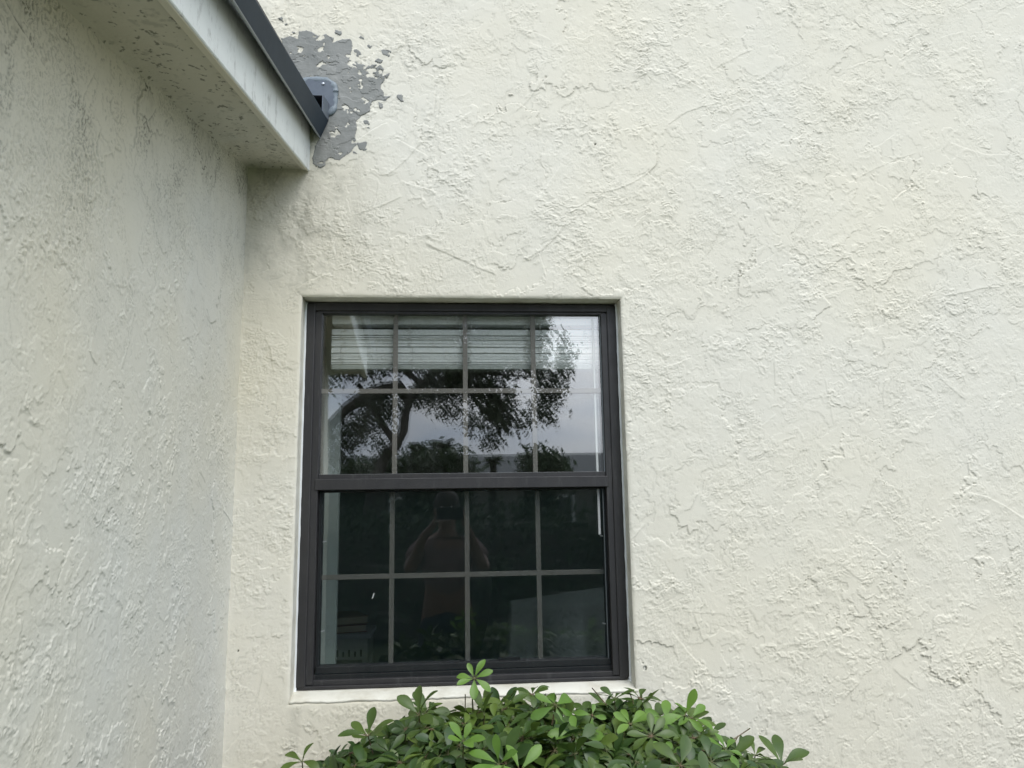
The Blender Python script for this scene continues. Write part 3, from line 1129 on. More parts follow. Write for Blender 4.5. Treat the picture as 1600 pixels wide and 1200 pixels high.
for px in (536, 642, 735, 822, 845, 915):
    b = bmesh.new()
    x0 = W(px, 540, YB - .03).x
    pts = [(x0, YB - .029, W(px, 503, YB - .03).z)]
    z = pts[0][2]
    amp = .002
    while z > z0b + .004:
        z -= rnd.uniform(.003, .008)
        amp = min(.011, amp + .0016)
        pts.append((x0 + rnd.uniform(-amp, amp), YB - .0285 - rnd.uniform(0, .004), z))
        if rnd.random() < .5:
            z += rnd.uniform(0, .005)
    tube(b, pts, .0009, 5)
    under_root(obj('ladder_cord', b, M_CORD, None, True), bl)
b = bmesh.new()
pa, pb_ = W(929, 600, YB - .04), W(937, 835, YB - .04)
tube(b, [(pa.x, YB - .04, 2.20), (pa.x, YB - .04, pa.z), (pb_.x, YB - .04, pb_.z)], .0038, 8)
under_root(obj('tilt_wand', b, M_WHITE, None, True), bl)

# ------------------------------------------------------------------ the room behind
room = empty('bedroom_shell', (.5, 3, 0))
tag(room, 'dim bedroom walls, floor and ceiling seen through the window', 'room')
mw = Mat('room_wall_paint', .8)
mw.base(mw.mix(mw.noise(3, 2), (.42, .43, .39), (.50, .50, .46)))
rx = (-1.9, 3.2)
ry = (RY1 + .001, 5.6)


def rp(name, m, *a):
    return under_root(boxo(name, m, None, *a, bev=0), room)


rp('floor_boards', Mat('room_floor', .6, (.11, .085, .06)).m, rx[0], rx[1], ry[0], ry[1], .10, .15)
rp('ceiling_panel', mw.m, rx[0], rx[1], ry[0], ry[1], 2.75, 2.80)
rp('room_wall', mw.m, rx[0], rx[1], ry[1], ry[1] + .05, .15, 2.75)
rp('room_wall', mw.m, rx[0] - .05, rx[0], ry[0], ry[1], .15, 2.75)
b = bmesh.new()     # side wall with an unseen opening added to light the bed
box(b, rx[1], rx[1] + .05, ry[0], .7, .15, 2.75)
box(b, rx[1], rx[1] + .05, 2.6, ry[1], .15, 2.75)
box(b, rx[1], rx[1] + .05, .7, 2.6, .15, .9)
box(b, rx[1], rx[1] + .05, .7, 2.6, 2.4, 2.75)
under_root(obj('room_wall', b, mw.m), room)
b = bmesh.new()
yw0, yw1 = ry[0] - .04, ry[0]
box(b, rx[0], rx0 - .021, yw0, yw1, .15, 2.75)
box(b, rx1 + .021, rx[1], yw0, yw1, .15, 2.75)
box(b, rx0 - .021, rx1 + .021, yw0, yw1, 2.286, 2.75)
box(b, rx0 - .021, rx1 + .021, yw0, yw1, .15, 1.084)
under_root(obj('room_wall', b, mw.m), room)

# bedside table with cloth and two books
YT = 3.3
M_CLOTH = Mat('pale_blue_cloth', .8, (.74, .78, .84)).m
ns_ = empty('bedside_table', (-.55, YT, .15))
tag(ns_, 'small white bedside table with scalloped apron inside, seen low at left', 'table')


def nsp(name, m, *a, bev=.004):
    return under_root(boxo(name, m, None, *a, bev=bev), ns_)


c1 = W(577, 990, YT)
tx1 = c1.x
ttop = c1.z
tx0 = tx1 - .55
nsp('table_top', M_CLOTH, tx0 - .01, tx1 + .01, YT - .01, YT + .42, ttop - .03, ttop)
b = bmesh.new()
box(b, tx0, tx1 - .01, YT, YT + .02, ttop - .17, ttop - .031, bev=.002)
box(b, tx1 - .03, tx1 - .01, YT + .021, YT + .40, ttop - .17, ttop - .031, bev=.002)
under_root(obj('apron', b, M_WHITE), ns_)
x = tx0 + .05
M_CUT = Mat('dark_cutout', .8, (.06, .06, .06)).m
for k in range(12):
    nsp('apron_cutout', M_CUT, x, x + .012, YT - .004, YT - .001, ttop - .15, ttop - .115 + .012 * (k % 2), bev=.001)
    x += .04
for (x, y) in ((tx0, YT + .0), (tx1 - .05, YT + .021), (tx0, YT + .36), (tx1 - .05, YT + .36)):
    nsp('leg', M_WHITE, x, x + .04, y + .022, y + .06, .15, ttop - .031)
for k, (lab, col, dz, rz) in enumerate((('lower of the two red-brown books lying on the bedside table', (.30, .12, .09), 0, .30), ('upper of the two books on the bedside table, tan cover', (.42, .30, .22), .056, .38))):
    bk = empty('book', (tx1 - .20, YT + .20, ttop + .001 + dz))
    bk.rotation_euler.z = rz
    tag(bk, lab, 'book', 'books stacked on the bedside table')
    cm = Mat('book_cover', .6, col).m
    b = bmesh.new()
    box(b, -.13, .13, -.17, .17, 0, .005, bev=.001)
    box(b, -.13, .13, -.17, .17, .047, .052, bev=.001)
    box(b, -.13, -.125, -.17, .17, .0051, .0469, bev=.001)
    obj('cover', b, cm, bk)
    b = bmesh.new()
    box(b, -.122, .124, -.164, .164, .0055, .0465)
    obj('pages', b, Mat('book_pages', .9, (.62, .54, .42)).m, bk)

# bed with draped sheet
bed = empty('bed', (1.0, 3.2, .15))
tag(bed, 'bed under a draped white sheet inside the dark room', 'bed')
YBD = 2.6
bt = W(850, 938, YBD).z
bx0 = W(795, 938, YBD).x
M_SHEET = Mat('white_sheet', .85, (.80, .84, .81)).m
b = bmesh.new()
# perimeter path of drape: left side then front
path = []
for k in range(40):
    path.append((bx0, YBD + 1.9 - 1.9 * k / 39))
for k in range(1, 90):
    path.append((bx0 + 1.9 * k / 89, YBD))
nv = 14
rings = []
for i, (x, y) in enumerate(path):
    side_ = i < 40
    col_ = []
    for j in range(nv + 1):
        t = j / nv
        fold = (.05 * math.sin(i * .27 + 1.3 * math.sin(i * .11)) + .012 * math.sin(i * .9 + .4 * math.sin(i * .3))) * t
        fl = .10 * t * t + .0
        dx = -(fl * 1.6 + fold) if i < 44 else 0
        dy = -(fl * .5 + fold) if i >= 36 else 0
        col_.append(b.verts.new((x + dx, y + dy, bt - (bt - .22) * t - .02 * math.sin(t * 3))))
    rings.append(col_)
for a, c_ in zip(rings, rings[1:]):
    for j in range(nv):
        b.faces.new((a[j], a[j + 1], c_[j + 1], c_[j]))
# top
tv = [r_[0] for r_ in rings]
far = b.verts.new((bx0 + 1.9, YBD + 1.9, bt))
b.faces.new(tv + [far])
bmesh.ops.recalc_face_normals(b, faces=b.faces)
under_root(obj('sheet', b, M_SHEET, None, True), bed)
under_root(boxo('mattress', Mat('mattress', .9, (.5, .5, .48)).m, None, bx0 + .03, bx0 + 1.88, YBD + .03, YBD + 1.88, .45, bt - .01, bev=.03), bed)

# ------------------------------------------------------------------ leaves
def obovate(L, w, fold, droop, n=7):
    """one leaflet along +X: list of rows (left, mid, right)"""
    rows = []
    for i in range(n + 1):
        t = 1 - (1 - i / n) ** 1.45
        wid = w * max(0.0, math.sin(math.pi * min(1.0, t ** 1.75))) ** .62 if 0 < i < n else (.0013 if i == 0 else w * .10)
        x = L * t
        z = -droop * L * t * t
        rows.append(((x, wid, z + fold * wid), (x, 0, z), (x, -wid, z + fold * wid)))
    return rows


class Leaves:
    def __init__(s):
        s.v, s.q, s.t = [], [], []

    def leaf(s, M, L, w, fold, droop, tone, n=7):
        base = len(s.v)
        for row in obovate(L, w, fold, droop, n):
            for p in row:
                s.v.append(tuple(M @ Vector(p)))
                s.t.append(tone)
        for i in range(n):
            a = base + i * 3
            s.q.append((a, a + 1, a + 4, a + 3))
            s.q.append((a + 1, a + 2, a + 5, a + 4))

    def build(s, name, m, root, smooth=True):
        o = raw_mesh(name, np.array(s.v), np.array(s.q), m, None, smooth, {'tone': np.array(s.t)})
        return under_root(o, root)


def rosette(LV, stems, pos, normal, size, rnd, nleaf=None, tone=None, cup=None, petiole=.05):
    n = nleaf or rnd.choice((6, 7, 7, 8))
    nrm = Vector(normal).normalized()
    rot = nrm.to_track_quat('Z', 'Y').to_matrix().to_4x4()
    a0 = rnd.uniform(0, 6.28)
    cup = rnd.uniform(-.45, .35) if cup is None else cup
    tone = rnd.random() if tone is None else tone
    for k in range(n):
        a = a0 + 6.283 * k / n + rnd.uniform(-.18, .18)
        el = cup + rnd.uniform(-.35, .35)
        L = size * rnd.uniform(.72, 1.12)
        Mx = Matrix.Translation(pos) @ rot @ Matrix.Rotation(a, 4, 'Z') @ Matrix.Rotation(-el, 4, 'Y') @ Matrix.Rotation(rnd.uniform(-.35, .35), 4, 'X') @ Matrix.Translation((size * .13, 0, 0))
        LV.leaf(Mx, L, L * rnd.uniform(.19, .25), rnd.uniform(.1, .5), rnd.uniform(.02, .5), min(1, max(0, tone + rnd.uniform(-.15, .15))))
        tube(stems, [Vector(pos), Mx @ Vector((.004, 0, 0))], [.0010, .0008], 4)
    p1 = Vector(pos) - nrm * petiole * .5 + Vector((rnd.uniform(-.01, .01), rnd.uniform(-.01, .01), -petiole * .6))
    tube(stems, [Vector(pos), p1], [.0013, .0017], 5)
    return p1


shrub = empty('umbrella_shrub', (.35, -.45, 0))
tag(shrub, 'dense green umbrella plant with rounded leaflets below the window', 'shrub')
crest_px = [(440, 1215), (470, 1200), (520, 1170), (560, 1142), (610, 1142), (640, 1125), (660, 1104), (700, 1108), (760, 1102), (830, 1090), (880, 1092), (950, 1100), (1000, 1096), (1050, 1104), (1090, 1118), (1130, 1138), (1160, 1160), (1200, 1190), (1240, 1225)]
YS = -.42
crest = [(W(a, b_, YS).x, W(a, b_, YS).z) for a, b_ in crest_px]
cxs, czs = [c_[0] for c_ in crest], [c_[1] for c_ in crest]


def ztop(x, y):
    z = float(np.interp(x, cxs, czs))
    z += .028 * mn.noise(Vector((x * 9, y * 9, 2))) + .014 * mn.noise(Vector((x * 26, y * 20, 5)))
    return z - .9 * max(0, y - YS) ** 2 - .35 * max(0, YS - y) ** 2


LV, LN = Leaves(), Leaves()
stems = bmesh.new()
rnd = random.Random(21)
cnt = 0
while cnt < 1900:
    x = rnd.uniform(cxs[0], cxs[-1])
    y = rnd.uniform(-1.02, -.10)
    if cnt < 1480:
        d = abs(rnd.gauss(0, .055)) + .028
    else:
        d = rnd.uniform(.1, .75)
        if rnd.random() < .7:
            y = rnd.uniform(-1.05, -.9)
    e = min((x - cxs[0]), (cxs[-1] - x))
    z = ztop(x, y) - d - .03 * max(0, .12 - e) / .12
    nn = Vector((rnd.gauss(0, .6) + (x - .35) * .35, rnd.gauss(-.35, .5), 1.0))
    size = rnd.uniform(.038, .060) * (1 if rnd.random() > .3 else .66)
    if z + size * .3 > ztop(x, y):
        z = ztop(x, y) - size * .35
    rosette(LV, stems, (x, y, z), nn, size, rnd, tone=rnd.random() ** 1.6)
    cnt += 1
# explicit sprigs seen in the photograph
for (px, py, y, size, new, nl, nrm, cup) in (
        (741, 1060, -.40, .040, 1, 7, (0, -.75, .7), .35), (757, 1118, -.42, .062, 0, 2, (.1, -.2, 1), 1.25),
        (868, 1102, -.46, .058, 1, 6, (.1, -.7, .5), -.2), (1040, 1128, -.46, .052, 1, 6, (0, -.7, .8), .5),
        (985, 1132, -.50, .045, 1, 6, (0, -.6, .9), .5), (724, 1160, -.62, .042, 1, 5, (0, -.5, .8), .75), (1070, 1118, -.5, .052, 1, 3, (.2, -.8, .4), 0.2),
        (1080, 1122, -.48, .045, 1, 4, (.4, -.4, .9), .4), (1134, 1172, -.55, .040, 1, 6, (.1, -.5, .9), .4), (1046, 1182, -.62, .036, 1, 5, (0, -.4, 1), .7),
        (1222, 1196, -.45, .062, 0, 6, (0, -.3, 1), .75), (472, 1190, -.42, .045, 0, 4, (-.3, -.3, 1), .4), (655, 1118, -.42, .06, 0, 5, (-.3, -.3, 1), .7),
        (832, 1085, -.38, .042, 0, 6, (0, -.2, 1), .3), (1000, 1092, -.36, .046, 0, 6, (.2, -.2, 1), .4), (960, 1092, -.36, .046, 0, 6, (0, -.2, 1), .3),
        (780, 1195, -.68, .06, 1, 5, (-.3, -.6, .8), .6), (812, 1205, -.70, .06, 1, 5, (.3, -.7, .8), .4), (925, 1118, -.5, .03, 1, 4, (0, -.7, .5), .2),
        (575, 1150, -.45, .06, 0, 6, (-.2, -.4, 1), .5), (900, 1148, -.6, .05, 1, 4, (0, -.7, .5), -.1), (1180, 1180, -.45, .045, 0, 6, (.3, -.3, 1), .4)):
    p = W(px, py, y)
    q_ = rosette(LN if new else LV, stems, p, nrm, size, rnd, nleaf=nl, cup=cup, tone=rnd.uniform(.2, .9) if new else rnd.uniform(.3, .7))
    tube(stems, [q_, Vector((q_.x + rnd.uniform(-.02, .02), q_.y, q_.z - .12))], [.0017, .0022], 5)
for (px, py, px2, py2) in ((1142, 1158, 1172, 1138), (925, 1075, 948, 1102), (727, 1085, 727, 1110), (1148, 1160, 1153, 1150), (984, 1082, 990, 1100)):
    tube(stems, [W(px, py, -.42), W(px2, py2, -.40)], .0013, 5)
for k in range(26):
    x0 = rnd.uniform(-.1, .85)
    y0 = rnd.uniform(-.7, -.25)
    pts = [(x0, y0, 0)]
    x1, y1 = x0 + rnd.uniform(-.2, .2), y0 + rnd.uniform(-.15, .15)
    for j in range(1, 7):
        t = j / 6
        zt_ = ztop(x1, y1) - .05
        pts.append((x0 + (x1 - x0) * t + rnd.uniform(-.01, .01), y0 + (y1 - y0) * t, zt_ * t))
    tube(stems, pts, [.010 * (1 - j / 8) for j in range(7)], 6)
LV.build('foliage', M_LEAF, shrub)
LN.build('young_foliage', M_LEAF_NEW, shrub)
under_root(obj('stem', stems, M_STEM, None, True), shrub)

# ------------------------------------------------------------------ ground and the garden reflected in the panes
m = Mat('lawn_ground', .95)
gcol = m.mix(m.ramp(m.noise(1.5, 5, .6), [(.35, 0), (.65, 1)]), (.045, .075, .025), (.09, .11, .045))
m.base(gcol)
m.bump(m.noise(40, 4, .7), .03, .8)
b = bmesh.new()
vs = [b.verts.new(v) for v in ((-80, -120, 0), (80, -120, 0), (80, 60, 0), (-80, 60, 0))]
b.faces.new(vs)
ground = tag(obj('lawn', b, m.m), 'mown grass ground around the house', 'lawn', kind='structure')
m = Mat('mulch_bed', .95)
m.base(m.mix(m.ramp(m.noise(45, 4, .7), [(.35, 0), (.65, 1)]), (.035, .024, .016), (.12, .08, .05)))
m.bump(m.noise(60, 4, .7), .02, 1)
b = bmesh.new()
vs = [b.verts.new(v) for v in ((XC, -1.3, .006), (4.4, -1.3, .006), (4.4, -.01, .006), (XC, -.01, .006))]
b.faces.new(vs)
tag(obj('planting_bed', b, m.m), 'brown mulch bed along the foot of the wall', 'bed of mulch', kind='structure')


def V(px, py, D):
    """place in the garden whose mirror image in the pane shows at this spot of the photograph"""
    p = W(px, py, D)
    return Vector((p.x, -p.y + 2 * YG, p.z))


def cards(blobs, n, size, seed, m, name, root, ragged=.5, flat=1.0):
    rs = np.random.RandomState(seed)
    vol = np.array([b_[1] * b_[2] * b_[3] for b_ in blobs]) ** .8
    pick = rs.choice(len(blobs), n, p=vol / vol.sum())
    Cn = np.array([[*b_[0]] for b_ in blobs])[pick]
    Rr = np.array([[b_[1], b_[2], b_[3]] for b_ in blobs])[pick]
    d = rs.normal(size=(n, 3))
    d /= np.linalg.norm(d, axis=1)[:, None]
    # clumps: gather leaves on random twigs
    r = rs.rand(n) ** .42 * (1 + ragged * rs.normal(size=n) * .18)
    P = Cn + d * r[:, None] * Rr
    tw = rs.randint(0, max(8, n // 26), n)
    off = rs.normal(size=(tw.max() + 1, 3)) * size * 3.2
    P = P * .0 + (Cn + (P - Cn)) + off[tw] * .6
    a = rs.normal(size=(n, 3)); a /= np.linalg.norm(a, axis=1)[:, None]
    bb_ = rs.normal(size=(n, 3)); bb_ -= (bb_ * a).sum(1)[:, None] * a
    bb_ /= np.linalg.norm(bb_, axis=1)[:, None]
    s = size * rs.uniform(.6, 1.3, n)[:, None]
    v = np.stack([P - a * s, P + bb_ * s * .5, P + a * s, P - bb_ * s * .5], 1).reshape(-1, 3)
    q = np.arange(4 * n).reshape(-1, 4)
    tone = np.repeat(rs.rand(n), 4)
    return under_root(raw_mesh(name, v, q, m, None, False, {'tone': tone}), root)


# live oak
DO = 10.0
scl = (DO + 2.25) / 1200.0
oak = empty('oak_tree', tuple(V(590, 745, DO))[:2] + (0,))
tag(oak, 'large spreading oak with a bent dark trunk, mirrored in the upper panes', 'tree')
b = bmesh.new()
tr_ = [V(584, 790, DO), V(588, 740, DO), V(598, 712, DO), V(617, 692, DO), V(627, 672, DO), (V(629, 648, DO)), V(636, 625, DO), V(655, 600, DO), V(690, 572, DO), V(740, 540, DO)]
tr_ = [Vector((tr_[0].x, tr_[0].y, 0))] + tr_
tube(b, tr_, [.26, .18, .115, .10, .088, .078, .074, .074, .07, .06, .04], 10)
tube(b, [V(636, 625, DO), V(622, 606, DO), V(598, 610, DO), V(570, 622, DO), V(545, 638, DO), V(515, 668, DO), V(490, 700, DO), V(470, 740, DO)], [.08, .11, .11, .10, .085, .075, .065, .05], 8)
tube(b, [V(617, 692, DO), V(600, 668, DO), V(585, 640, DO), V(560, 600, DO)], [.07, .05, .05, .03], 7)
for (a, c_) in (((655, 600), (860, 590)), ((690, 572), (800, 650)), ((655, 600), (560, 540)), ((740, 540), (850, 480)), ((700, 570), (650, 480)), ((598, 610), (560, 680))):
    p0, p1 = V(*a, DO), V(*c_, DO)
    mid = (p0 + p1) / 2 + Vector((0, random.uniform(-.3, .3), .15))
    tube(b, [p0, mid, p1], [.05, .035, .015], 6)
under_root(obj('trunk', b, M_BARK, None, True), oak)


def B(px, py, rx_, rz_, D=DO, dy=0.0, ry_=None):
    p = V(px, py, D)
    k = (D + 2.25) / 1200
    return (Vector((p.x, p.y + dy, p.z)), rx_ * k, (ry_ if ry_ else max(rx_, rz_) * k * .8), rz_ * k)


dense = [B(560, 560, 60, 38), B(640, 545, 70, 45), B(720, 570, 60, 40), B(780, 545, 60, 45), B(775, 625, 34, 38), B(775, 655, 26, 30), B(835, 560, 30, 28), B(858, 600, 24, 26), B(862, 624, 17, 14), B(800, 520, 60, 40),
         B(700, 600, 40, 18), B(745, 610, 28, 26), B(640, 500, 110, 50), B(560, 480, 80, 50), B(780, 480, 70, 50), B(480, 560, 60, 60), B(430, 500, 90, 90), B(812, 660, 14, 18), B(700, 450, 100, 30), B(560, 440, 80, 30)]
cards(dense, 60000, .042, 5, M_TREELEAF, 'crown', oak)
loose = [B(660, 620, 50, 16), B(700, 640, 26, 20), B(560, 670, 34, 26), B(530, 690, 34, 26), B(590, 650, 34, 22), B(600, 700, 18, 22), B(520, 715, 24, 12), B(840, 640, 22, 22), B(765, 690, 22, 10), B(735, 660, 16, 20), B(880, 560, 12, 40), B(845, 505, 18, 30), B(590, 628, 40, 16), B(855, 650, 12, 18)]
cards(loose, 7500, .032, 6, M_TREELEAF, 'hanging_twigs', oak, 1.0)

# hedge and bushes behind the lawn
hd = empty('garden_hedge', (0, -8.2, 0))
tag(hd, 'long dark clipped hedge across the garden, mirrored in the lower panes', 'hedge')
rs_ = random.Random(4)
hb_ = []
x = -9
while x < 11:
    hb_.append((Vector((x, -8.0 + rs_.uniform(-.2, .2), .55)), .75, .55, .75))
    hb_.append((Vector((x, -8.0 + rs_.uniform(-.2, .2), 1.25)), .6, .5, .50 + rs_.uniform(-.05, .12)))
    x += .55
cards(hb_, 60000, .055, 9, M_HEDGE, 'foliage', hd)
b = bmesh.new()
x = -9
while x < 11:
    tube(b, [(x, -8, 0), (x + rs_.uniform(-.2, .2), -8, 1.2)], [.04, .015], 6)
    x += .8
box(b, -9.2, 11.2, -8.25, -7.75, .05, 1.35)
under_root(obj('stem', b, M_BARK), hd)

DB = 12.5
for i, (px, top, w_, lab) in enumerate(((556, 728, 40, 'dark leafy bush at the foot of the bent oak trunk, mirrored in glass'), (650, 706, 46, 'dark bush left of the small palm, mirrored in the upper panes'), (702, 712, 40, 'dark bush under the small palm, mirrored in the upper panes'), (842, 708, 30, 'round bush alone against the neighbouring roof, mirrored at right'))):
    p = V(px, top, DB)
    root = empty('garden_bush', (p.x, p.y, 0))
    tag(root, lab, 'bush', 'bushes mirrored in the window')
    k = (DB + 2.25) / 1200
    hgt = p.z
    bl_ = [(Vector((p.x + rs_.uniform(-.3, .3) * w_ * k, p.y, hgt * f_)), w_ * k * rs_.uniform(.7, 1), .5, hgt * .26) for f_ in (.25, .5, .75)]
    bl_ += [(Vector((p.x + rs_.uniform(-.7, .7) * w_ * k, p.y, hgt - .22 + rs_.uniform(-.12, .05))), .30, .3, .25) for _ in range(5)]
    cards(bl_, 5200, .06, 40 + i, M_HEDGE, 'foliage', root)
    b = bmesh.new()
    for _ in range(5):
        tube(b, [(p.x, p.y, 0), (p.x + rs_.uniform(-.4, .4), p.y + rs_.uniform(-.2, .2), hgt * .8)], [.04, .012], 6)
    under_root(obj('stem', b, M_BARK), root)


def palm(px, py, rad, lab, D=13.5, nf=13, seed=0):
    rr = random.Random(seed)
    p = V(px, py, D)
    root = empty('palm_tree', (p.x, p.y, 0))
    tag(root, lab, 'palm', 'palms mirrored in the window')
    b = bmesh.new()
    tube(b, [(p.x, p.y, 0), (p.x + .03, p.y, p.z * .5), (p.x, p.y, p.z)], [.13, .10, .08], 8)
    under_root(obj('trunk', b, M_BARK, None, True), root)
    vv, qq, tt = [], [], []
    for k in range(nf):
        a = 6.283 * k / nf + rr.uniform(-.2, .2)
        el = rr.uniform(.1, 1.3)
        L = rad * rr.uniform(.8, 1.15)
        pts = []
        for j in range(13):
            t = j / 12
            r_ = L * t * math.cos(el) * (1 + .1 * t)
            z = p.z + L * (math.sin(el) * t - .75 * t * t * (1.1 - .5 * math.sin(el)))
            pts.append(Vector((p.x + r_ * math.cos(a), p.y + r_ * math.sin(a), z)))
        for j in range(1, 13):
            d = (pts[j] - pts[j - 1]).normalized()
            sd_ = d.cross(Vector((0, 0, 1))).normalized()
            ll = L * .34 * math.sin(math.pi * (j / 13) ** .7) + .04
            for s in (-1, 1):
                for h_ in (0, .5):
                    q0 = pts[j - 1].lerp(pts[j], h_)
                    tip = q0 + (sd_ * s * .8 + d * .5) * ll + Vector((0, 0, -.25 * ll))
                    i0_ = len(vv)
                    vv.extend([tuple(q0 - d * .012), tuple(q0 + d * .012), tuple(tip + d * .004), tuple(tip - d * .004)])
                    qq.append((i0_, i0_ + 1, i0_ + 2, i0_ + 3))
                    tt.extend([rr.random()] * 4)
    under_root(raw_mesh('frond_crown', np.array(vv), np.array(qq), M_PALM, None, False, {'tone': np.array(tt)}), root)


palm(690, 703, .52, 'small palm with arching fronds above the bushes, mirrored in the glass', seed=1, nf=22)
palm(650, 705, .42, 'narrow palm to the left of the larger one, mirrored in the glass', seed=2, nf=16)
palm(770, 722, .38, 'tiny palm top before the neighbouring roof, mirrored in the glass', D=15, seed=3, nf=14)

# neighbouring house
DH = 20.0
nh = empty('neighbour_house', (3.0, -20.5, 0))
tag(nh, 'low grey neighbouring house whose roof line mirrors in the panes', 'house')
zr = V(840, 712, DH + 2).z
ze = V(840, 742, DH).z
yh = -DH
mh = Mat('neighbour_wall', .8)
mh.base(mh.mix(mh.noise(2, 3), (.20, .20, .18), (.26, .25, .22)))
under_root(boxo('wall', mh.m, None, -8, 14, yh - 8, yh - .4, 0, ze, bev=.01), nh)
b = bmesh.new()
mroof = Mat('neighbour_roof', .85)
mroof.base(mroof.mix(mroof.ramp(mroof.noise(6, 5, .6), [(.4, 0), (.6, 1)]), (.05, .06, .065), (.085, .095, .10)))
x0, x1 = -8.6, 14.6
vs = [b.verts.new(v) for v in ((x0, yh, ze), (x1, yh, ze), (x1, yh - 8.6, ze), (x0, yh - 8.6, ze), (x0 + .01, yh - 4.2, zr + .25), (x1 - .01, yh - 4.2, zr + .25))]
for f_ in ((0, 1, 5, 4), (2, 3, 4, 5), (0, 4, 3), (1, 2, 5), (0, 3, 2, 1)):
    b.faces.new([vs[i] for i in f_])
bmesh.ops.recalc_face_normals(b, faces=b.faces)
under_root(obj('roof', b, mroof.m), nh)
for k in range(5):
    xx = -6 + 4.2 * k
    wf = boxo('house_window', M_WHITE, None, xx, xx + 1.3, yh - .42, yh - .36, .9, 2.1, bev=.01)
    under_root(wf, nh)
    gl_ = boxo('pane', M_FRAME, None, xx + .08, xx + 1.22, yh - .355, yh - .35, .98, 2.02, bev=0)
    gl_.parent = wf
    gl_.matrix_parent_inverse = Matrix.Translation(-Vector(nh.location))
    gl_.matrix_parent_inverse = wf.matrix_basis.inverted()

# ------------------------------------------------------------------ the person taking the picture
def skin(name, nodes, edges, m, root, sub=2, pelvis=0):
    me = bpy.data.meshes.new(name)
    me.from_pydata([n_[0] for n_ in nodes], edges, [])
    o = bpy.data.objects.new(name, me)
    C.objects.link(o)
    o.modifiers.new('s', 'SKIN')
    for i, n_ in enumerate(nodes):
        r_ = n_[1]
        me.skin_vertices[0].data[i].radius = r_ if hasattr(r_, '__len__') else (r_, r_)
    me.skin_vertices[0].data[pelvis].use_root = True
    md = o.modifiers.new('d', 'SUBSURF')
    md.levels = md.render_levels = sub
    dg = bpy.context.evaluated_depsgraph_get()
    dg.update()
    me2 = bpy.data.meshes.new_from_object(o.evaluated_get(dg))
    bpy.data.objects.remove(o)
    me2.polygons.foreach_set('use_smooth', [True] * len(me2.polygons))
    me2.materials.clear()
    o2 = link(name, me2, m)
    return under_root(o2, root)


PY = -2.72
person = empty('person', (-.02, PY, 0))
tag(person, 'person in a dusty pink shirt holding up a phone, mirrored in the lower pane', 'person')
M_SKIN = Mat('skin', .5, (.20, .115, .085)).m
X0 = -.02
nodes = [((X0, PY, .98), (.15, .11)), ((X0, PY, 1.15), (.14, .10)), ((X0, PY, 1.33), (.16, .11)), ((X0, PY + .01, 1.43), (.10, .075)), ((X0, PY + .02, 1.49), .055),
         ((X0, PY + .03, 1.55), (.062, .075)), ((X0, PY + .035, 1.63), (.076, .095)), ((X0, PY + .03, 1.70), (.06, .075))]
edges = [(i, i + 1) for i in range(7)]


def add(base, chain):
    i = base
    for c_ in chain:
        nodes.append(c_)
        edges.append((i, len(nodes) - 1))
        i = len(nodes) - 1
    return i


PHX, PHY, PHZ = 0.0, -2.262, 1.60
for s in (-1, 1):
    add(0, [((X0 + s * .10, PY, .90), .095), ((X0 + s * .11, PY + .02, .50), .06), ((X0 + s * .12, PY, .10), .042), ((X0 + s * .12, PY + .06, .045), .038), ((X0 + s * .13, PY + .17, .03), .028)])
    hnd = add(2, [((X0 + s * .17, PY, 1.39), .056), ((X0 + s * .24, PY + .12, 1.26), .046), ((X0 + s * .235, PY + .20, 1.24), .042), ((X0 + s * .15, PY + .34, 1.45), .030), ((PHX + s * .095, PHY - .045, 1.535), (.024, .020)), ((PHX + s * .088, PHY - .030, 1.575), (.034, .014))])
body = skin('body', nodes, edges, M_SKIN, person)
# nose, ears, fingers join the same body mesh
bm = bmesh.new()
bm.from_mesh(body.data)
hx, hy, hz = X0, PY + .035, 1.625
bmesh.ops.create_uvsphere(bm, u_segments=10, v_segments=8, radius=1, matrix=Matrix.Translation((hx, hy + .094, hz - .005)) @ Matrix.Diagonal((.013, .018, .022, 1)))
for s in (-1, 1):
    bmesh.ops.create_uvsphere(bm, u_segments=10, v_segments=8, radius=1, matrix=Matrix.Translation((hx + s * .076, hy - .005, hz)) @ Matrix.Diagonal((.010, .018, .030, 1)))
    for k, (dz, ln) in enumerate(((.030, .9), (.012, 1.0), (-.006, .95), (-.022, .8))):
        p0 = Vector((PHX + s * .090, PHY - .026, 1.585 + dz))
        tube(bm, [p0, p0 + Vector((-s * .006, .016 * ln, .006)), p0 + Vector((-s * .020 * ln, .013, .010))], [.0085, .008, .0065], 8)
    tube(bm, [(PHX + s * .098, PHY - .030, 1.556), (PHX + s * .078, PHY - .020, 1.580), (PHX + s * .066, PHY - .016, 1.602)], [.011, .010, .008], 8)
bm.to_mesh(body.data)
bm.free()
body.data.polygons.foreach_set('use_smooth', [True] * len(body.data.polygons))
M_EYE = Mat('eye_white', .3, (.5, .48, .45)).m
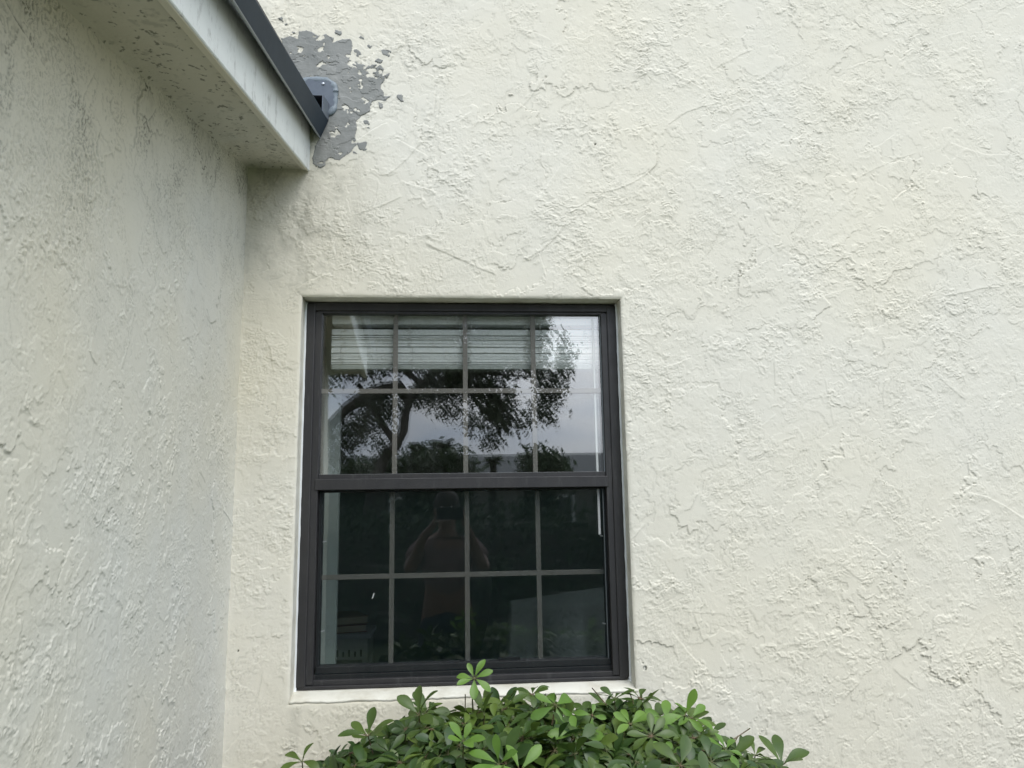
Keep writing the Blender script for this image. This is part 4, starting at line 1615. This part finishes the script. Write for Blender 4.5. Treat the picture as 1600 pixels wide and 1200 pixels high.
for s in (-1, 1):
    bb = bmesh.new()
    bmesh.ops.create_uvsphere(bb, u_segments=10, v_segments=8, radius=.0125, matrix=Matrix.Translation((hx + s * .031, hy + .079, hz + .012)))
    under_root(obj('eye', bb, M_EYE, None, True), person)
bb = bmesh.new()
bmesh.ops.create_uvsphere(bb, u_segments=10, v_segments=6, radius=1, matrix=Matrix.Translation((hx, hy + .088, hz - .052)) @ Matrix.Diagonal((.024, .008, .006, 1)))
under_root(obj('mouth', bb, Mat('lips', .5, (.30, .12, .10)).m, None, True), person)
bb = bmesh.new()
bmesh.ops.create_uvsphere(bb, u_segments=24, v_segments=16, radius=1, matrix=Matrix.Translation((hx, hy - .018, hz + .040)) @ Matrix.Diagonal((.088, .100, .095, 1)))
for v in bb.verts:
    v.co += v.normal * .004 * mn.noise(v.co * 60)
under_root(obj('hair', bb, Mat('dark_hair', .6, (.03, .022, .018)).m, None, True), person)
sn = [((X0, PY, 1.04), (.165, .122)), ((X0, PY, 1.17), (.158, .118)), ((X0, PY, 1.33), (.172, .125)), ((X0, PY + .008, 1.425), (.115, .088))]
se = [(0, 1), (1, 2), (2, 3)]
for s in (-1, 1):
    sn.append(((X0 + s * .18, PY, 1.385), .068)); se.append((2, len(sn) - 1))
    sn.append(((X0 + s * .235, PY + .09, 1.29), .062)); se.append((len(sn) - 2, len(sn) - 1))
skin('shirt', sn, se, Mat('pink_cotton', .85, (.17, .115, .115)).m, person)
tn = [((X0, PY, 1.03), (.160, .118)), ((X0, PY, .90), (.16, .12))]
te = [(0, 1)]
for s in (-1, 1):
    b0 = len(tn)
    tn += [((X0 + s * .10, PY, .82), .105), ((X0 + s * .11, PY + .02, .50), .08), ((X0 + s * .12, PY, .10), .065)]
    te += [(1, b0), (b0, b0 + 1), (b0 + 1, b0 + 2)]
skin('trousers', tn, te, Mat('dark_trousers', .85, (.03, .035, .05)).m, person)
ph = boxo('phone', Mat('black_phone', .25, (.012, .012, .014)).m, None, PHX - .080, PHX + .080, PHY - .004, PHY + .004, 1.562, 1.640, bev=.003)
ph.rotation_euler = (0, 0, 0)
tag(ph, 'black phone held up sideways in both hands, mirrored in the glass', 'phone')
